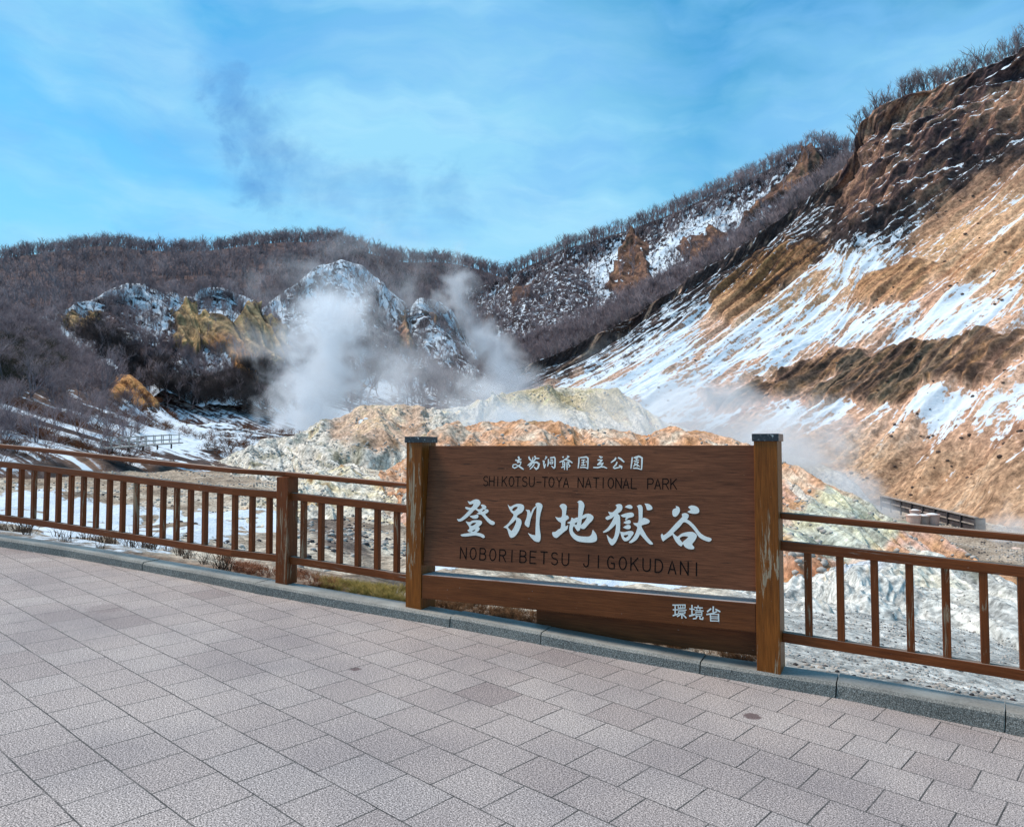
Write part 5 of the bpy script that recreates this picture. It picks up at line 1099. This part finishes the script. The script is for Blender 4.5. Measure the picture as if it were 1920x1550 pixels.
scatter('dry_grass', pg, gm(600, 800, .4, 1.5) + 1e-12, 600, TF, .08, mat_bark('yellow_grass', s3(112, 106, 52), s3(176, 156, 96), 6), 'yellow green dead grass behind the kerb beside the sign', 32, pxuni=0)
scatter('dry_grass', pg, gm(790, 1430, .4, 1.6) + 1e-12, 1100, TF, .08, mat_bark('brown_grass', s3(74, 54, 42), s3(150, 116, 84), 6), 'brown dead grass under the sign', 33, pxuni=0)
scatter('dry_twigs', pg, gm(-100, 430, .5, 2.6) + gm(1440, 2000, .5, 1.4) * .08 + 1e-12, 60, TF, .24, mat_bark('dead_stalks', s3(62, 48, 42), s3(120, 98, 80), 6), 'thin dead stalks rising from the snow behind the fence', 34, pxuni=0)

# ------------------------------------------------------------------ works in the stream bed on the right
def lathe(name, prof, n=20):
    bm = bmesh.new(); rings = []
    for r_, z in prof: rings.append([bm.verts.new((r_ * math.cos(2 * math.pi * i / n), r_ * math.sin(2 * math.pi * i / n), z)) for i in range(n)])
    for a, b_ in zip(rings, rings[1:]):
        for i in range(n): bm.faces.new((a[i], a[(i + 1) % n], b_[(i + 1) % n], b_[i]))
    bm.faces.new(rings[0][::-1]); bm.faces.new(rings[-1]); me = bpy.data.meshes.new(name); bm.to_mesh(me); bm.free(); smooth(me); return me
M_TUB = mat_flat('pink_plastic', s3(206, 176, 164), .6, .08, 4); M_SLUDGE = mat_flat('white_lime', s3(214, 216, 214), .8, .15, 6); M_TUBG = mat_flat('grey_brown_plastic', s3(168, 150, 140), .6, .1, 4)
tubm = lathe('tub', [(.36, 0), (.40, .05), (.45, .55), (.48, .72), (.50, .74), (.50, .80), (.45, .80), (.44, .70)]); fillm = lathe('filling', [(.43, .66), (.43, .76), (.30, .84), (.12, .88)])
for k, (x, y, D, s, mt, lab) in enumerate([(1713, 987, 66, 1.25, M_TUB, 'pinkish plastic tub at the left end of the row in the stream bed'), (1730, 986, 66.4, 1.15, M_TUBG, 'greyish plastic tub in the middle of the row in the stream bed'), (1748, 986, 66.8, 1.28, M_TUB, 'pinkish plastic tub heaped with white at the right end of the row'), (1716, 972, 68.5, .95, M_TUB, 'small pinkish tub standing behind the row of tubs')]):
    q = P3(x, y, D); o = tag(empty('tub', q), lab, 'tub', 'plastic tubs in the stream bed'); o.scale = (s, s, s)
    a = link('shell', tubm if mt is M_TUB else tubm.copy(), [], o); 
    if not a.data.materials: a.data.materials.append(mt)
    b_ = link('filling', fillm, [], o)
    if not fillm.materials: fillm.materials.append(M_SLUDGE)
    if mt is M_TUBG: a.data.materials.clear(); a.data.materials.append(mt)
def sack_mesh(seed): 
    V, Q, T = rock_tpl(seed, 3, .55); return np_mesh('sack', V, None, T)
for k, (x, y, D, w, c, lab) in enumerate([(1832, 1003, 62, 22, (206, 176, 166), 'pink sack lying at the left of the sack pile by the stream'), (1846, 1004, 61.6, 13, (92, 100, 120), 'dark blue grey sack between the pink sacks'), (1872, 1010, 61, 26, (210, 184, 168), 'long pink sack right of the dark one'), (1886, 1014, 60.6, 16, (200, 178, 160), 'small pale sack at the right end of the upper pile'), (1898, 1044, 55, 24, (200, 160, 150), 'pink sack of the lower pile near the right edge'), (1916, 1050, 54.6, 18, (120, 126, 130), 'grey sack of the lower pile at the picture edge'), (1908, 1030, 56, 20, (214, 190, 176), 'pale pink sack on top of the lower pile')]):
    me = sack_mesh(80 + k); smooth(me); o = link('sack', me, mat_flat('sack_cloth', s3(*c), .8, .15, 5, 0, .3)); q = P3(x, y, D); s = w / F * D; o.location = tuple(q); o.scale = (s, s * .8, s * .8); o.rotation_euler = (0, 0, k)
    tag(o, lab, 'sack', 'sacks piled by the stream')
wa, wb_ = Vector(P3(1655, 950, 80)), Vector(P3(1832, 996, 64)); wall = tag(empty('retaining_wall', (wa + wb_) / 2), 'long dark timber retaining wall with pale capping along the stream', 'wall')
M_DK = mat_flat('dark_timber', s3(58, 52, 54), .8, .5, 2.5, 0, .3); M_LT = mat_flat('pale_timber', s3(150, 140, 132), .8, .3, 2.5)
wd = (wb_ - wa).normalized(); wn = UP.cross(wd).normalized()
for nm, z, h, w, m_ in (('plank', .25, .44, .12, M_DK), ('ledge', .53, .10, .30, M_LT), ('plank', .83, .44, .10, M_DK), ('capping', 1.12, .09, .34, M_LT)): beam(nm, wa + UP * z, wb_ + UP * z, w, h, m_, wall, bev=.01)
for k in range(9): p = wa.lerp(wb_, k / 8) - wn * .16; beam('stake', p - UP * .3, p + UP * 1.1, .12, .12, M_DK, wall, side=wd, bev=.01)
beam('end_panel', wb_ + wn * .7 + UP * .55, wb_ - wn * .2 + UP * .55, .12, 1.1, M_LT, wall, bev=.01)
# footbridge on the left
ba, bb = Vector(P3(196, 840, 60)), Vector(P3(334, 830, 66)); br = tag(empty('footbridge', (ba + bb) / 2), 'small grey wooden footbridge with railings crossing the snowy gully at the left', 'footbridge')
M_GW = mat_flat('weathered_grey_wood', s3(168, 168, 164), .8, .25, 3); M_GWD = mat_flat('shaded_pier_wood', s3(60, 54, 50), .8, .3, 3)  # pier wood: shade below the deck is put into its darker colour
bd_ = (bb - ba).normalized(); bn = UP.cross(bd_).normalized()
beam('deck', ba, bb, 1.3, .10, M_GW, br, bev=.01)
for sd, s_ in (('near', 1), ('far', -1)):
    off = bn * .6 * s_
    for z in (.32, .72): beam('handrail', ba + off + UP * z, ba.lerp(bb, .97) + off + UP * z, .04, .06, M_GW, br, bev=.01)
    for k in range(9): p = ba.lerp(bb, .02 + .115 * k) + off; beam('post', p, p + UP * .78, .06, .06, M_GW, br, side=bd_, bev=.008)
for k in range(5): p = ba.lerp(bb, .1 + .2 * k); beam('pier', p - UP * .45, p - UP * .05, .10, .10, M_GWD, br, side=bd_, bev=.01)
steam('steam_plume', 'thick white steam plume rising left of the centre behind the orange mound', 606, 690, 128, 300, 370, 20, .34, lean=.25, taper=(.78, .95), nscale=3.6, amp=2.3, zf=(.35, .8), seed=1.3, tight=1.0)
steam('steam_plume', 'thin torn veil of steam drifting up from the thick plume in front of the wooded hill', 640, 540, 150, 560, 330, 24, .065, lean=.35, taper=(.8, 1.0), nscale=3.4, amp=2.6, seed=4.1, tight=1.0)
steam('steam_plume', 'slender steam plume rising right of the centre towards the notch of the ridges', 905, 635, 150, 220, 390, 14, .26, lean=-.45, taper=(1.1, .45), nscale=3.6, amp=2.3, zf=(.2, .8), seed=7.7, curl=.25, tight=1.0)
steam('steam_plume', 'faint steam wisp between the two tall plumes', 745, 700, 140, 200, 220, 12, .14, lean=.2, nscale=3.6, amp=2.1, seed=2.9, tight=.9)
steam('steam_bank', 'low bank of steam lying on the mound left of the sign post', 945, 768, 93, 460, 170, 14, .60, lean=-.4, taper=(1.1, .6), nscale=2.6, amp=1.9, seed=5.5, tight=1.0)
steam('steam_bank', 'pale steam veil hanging between the far mound and the foot of the wooded hill', 780, 690, 160, 680, 260, 22, .045, lean=.2, taper=(1.1, .8), nscale=2.6, amp=2.1, seed=12.5, tight=.95)
steam('steam_bank', 'wide thin steam drifting over the foot of the snowy slope above the sign', 1290, 760, 92, 780, 280, 22, .24, lean=-.3, taper=(1.1, .7), nscale=2.6, amp=2.1, seed=6.6, tight=1.0)
steam('steam_bank', 'steam veil beside the right hand sign post at the foot of the slope', 1490, 805, 80, 420, 240, 14, .20, lean=.3, nscale=2.6, amp=2.1, seed=8.8, tight=1.0)
steam('steam_puff', 'round grey steam puff over the stream behind the orange crest', 1590, 908, 70, 240, 170, 8, .60, lean=-.2, nscale=2.6, amp=1.7, seed=9.1, tight=.9)
steam('steam_puff', 'small steam puff by the right edge over the stream', 1890, 985, 58, 180, 110, 7, .35, nscale=2.4, amp=1.6, seed=3.3, tight=.8)
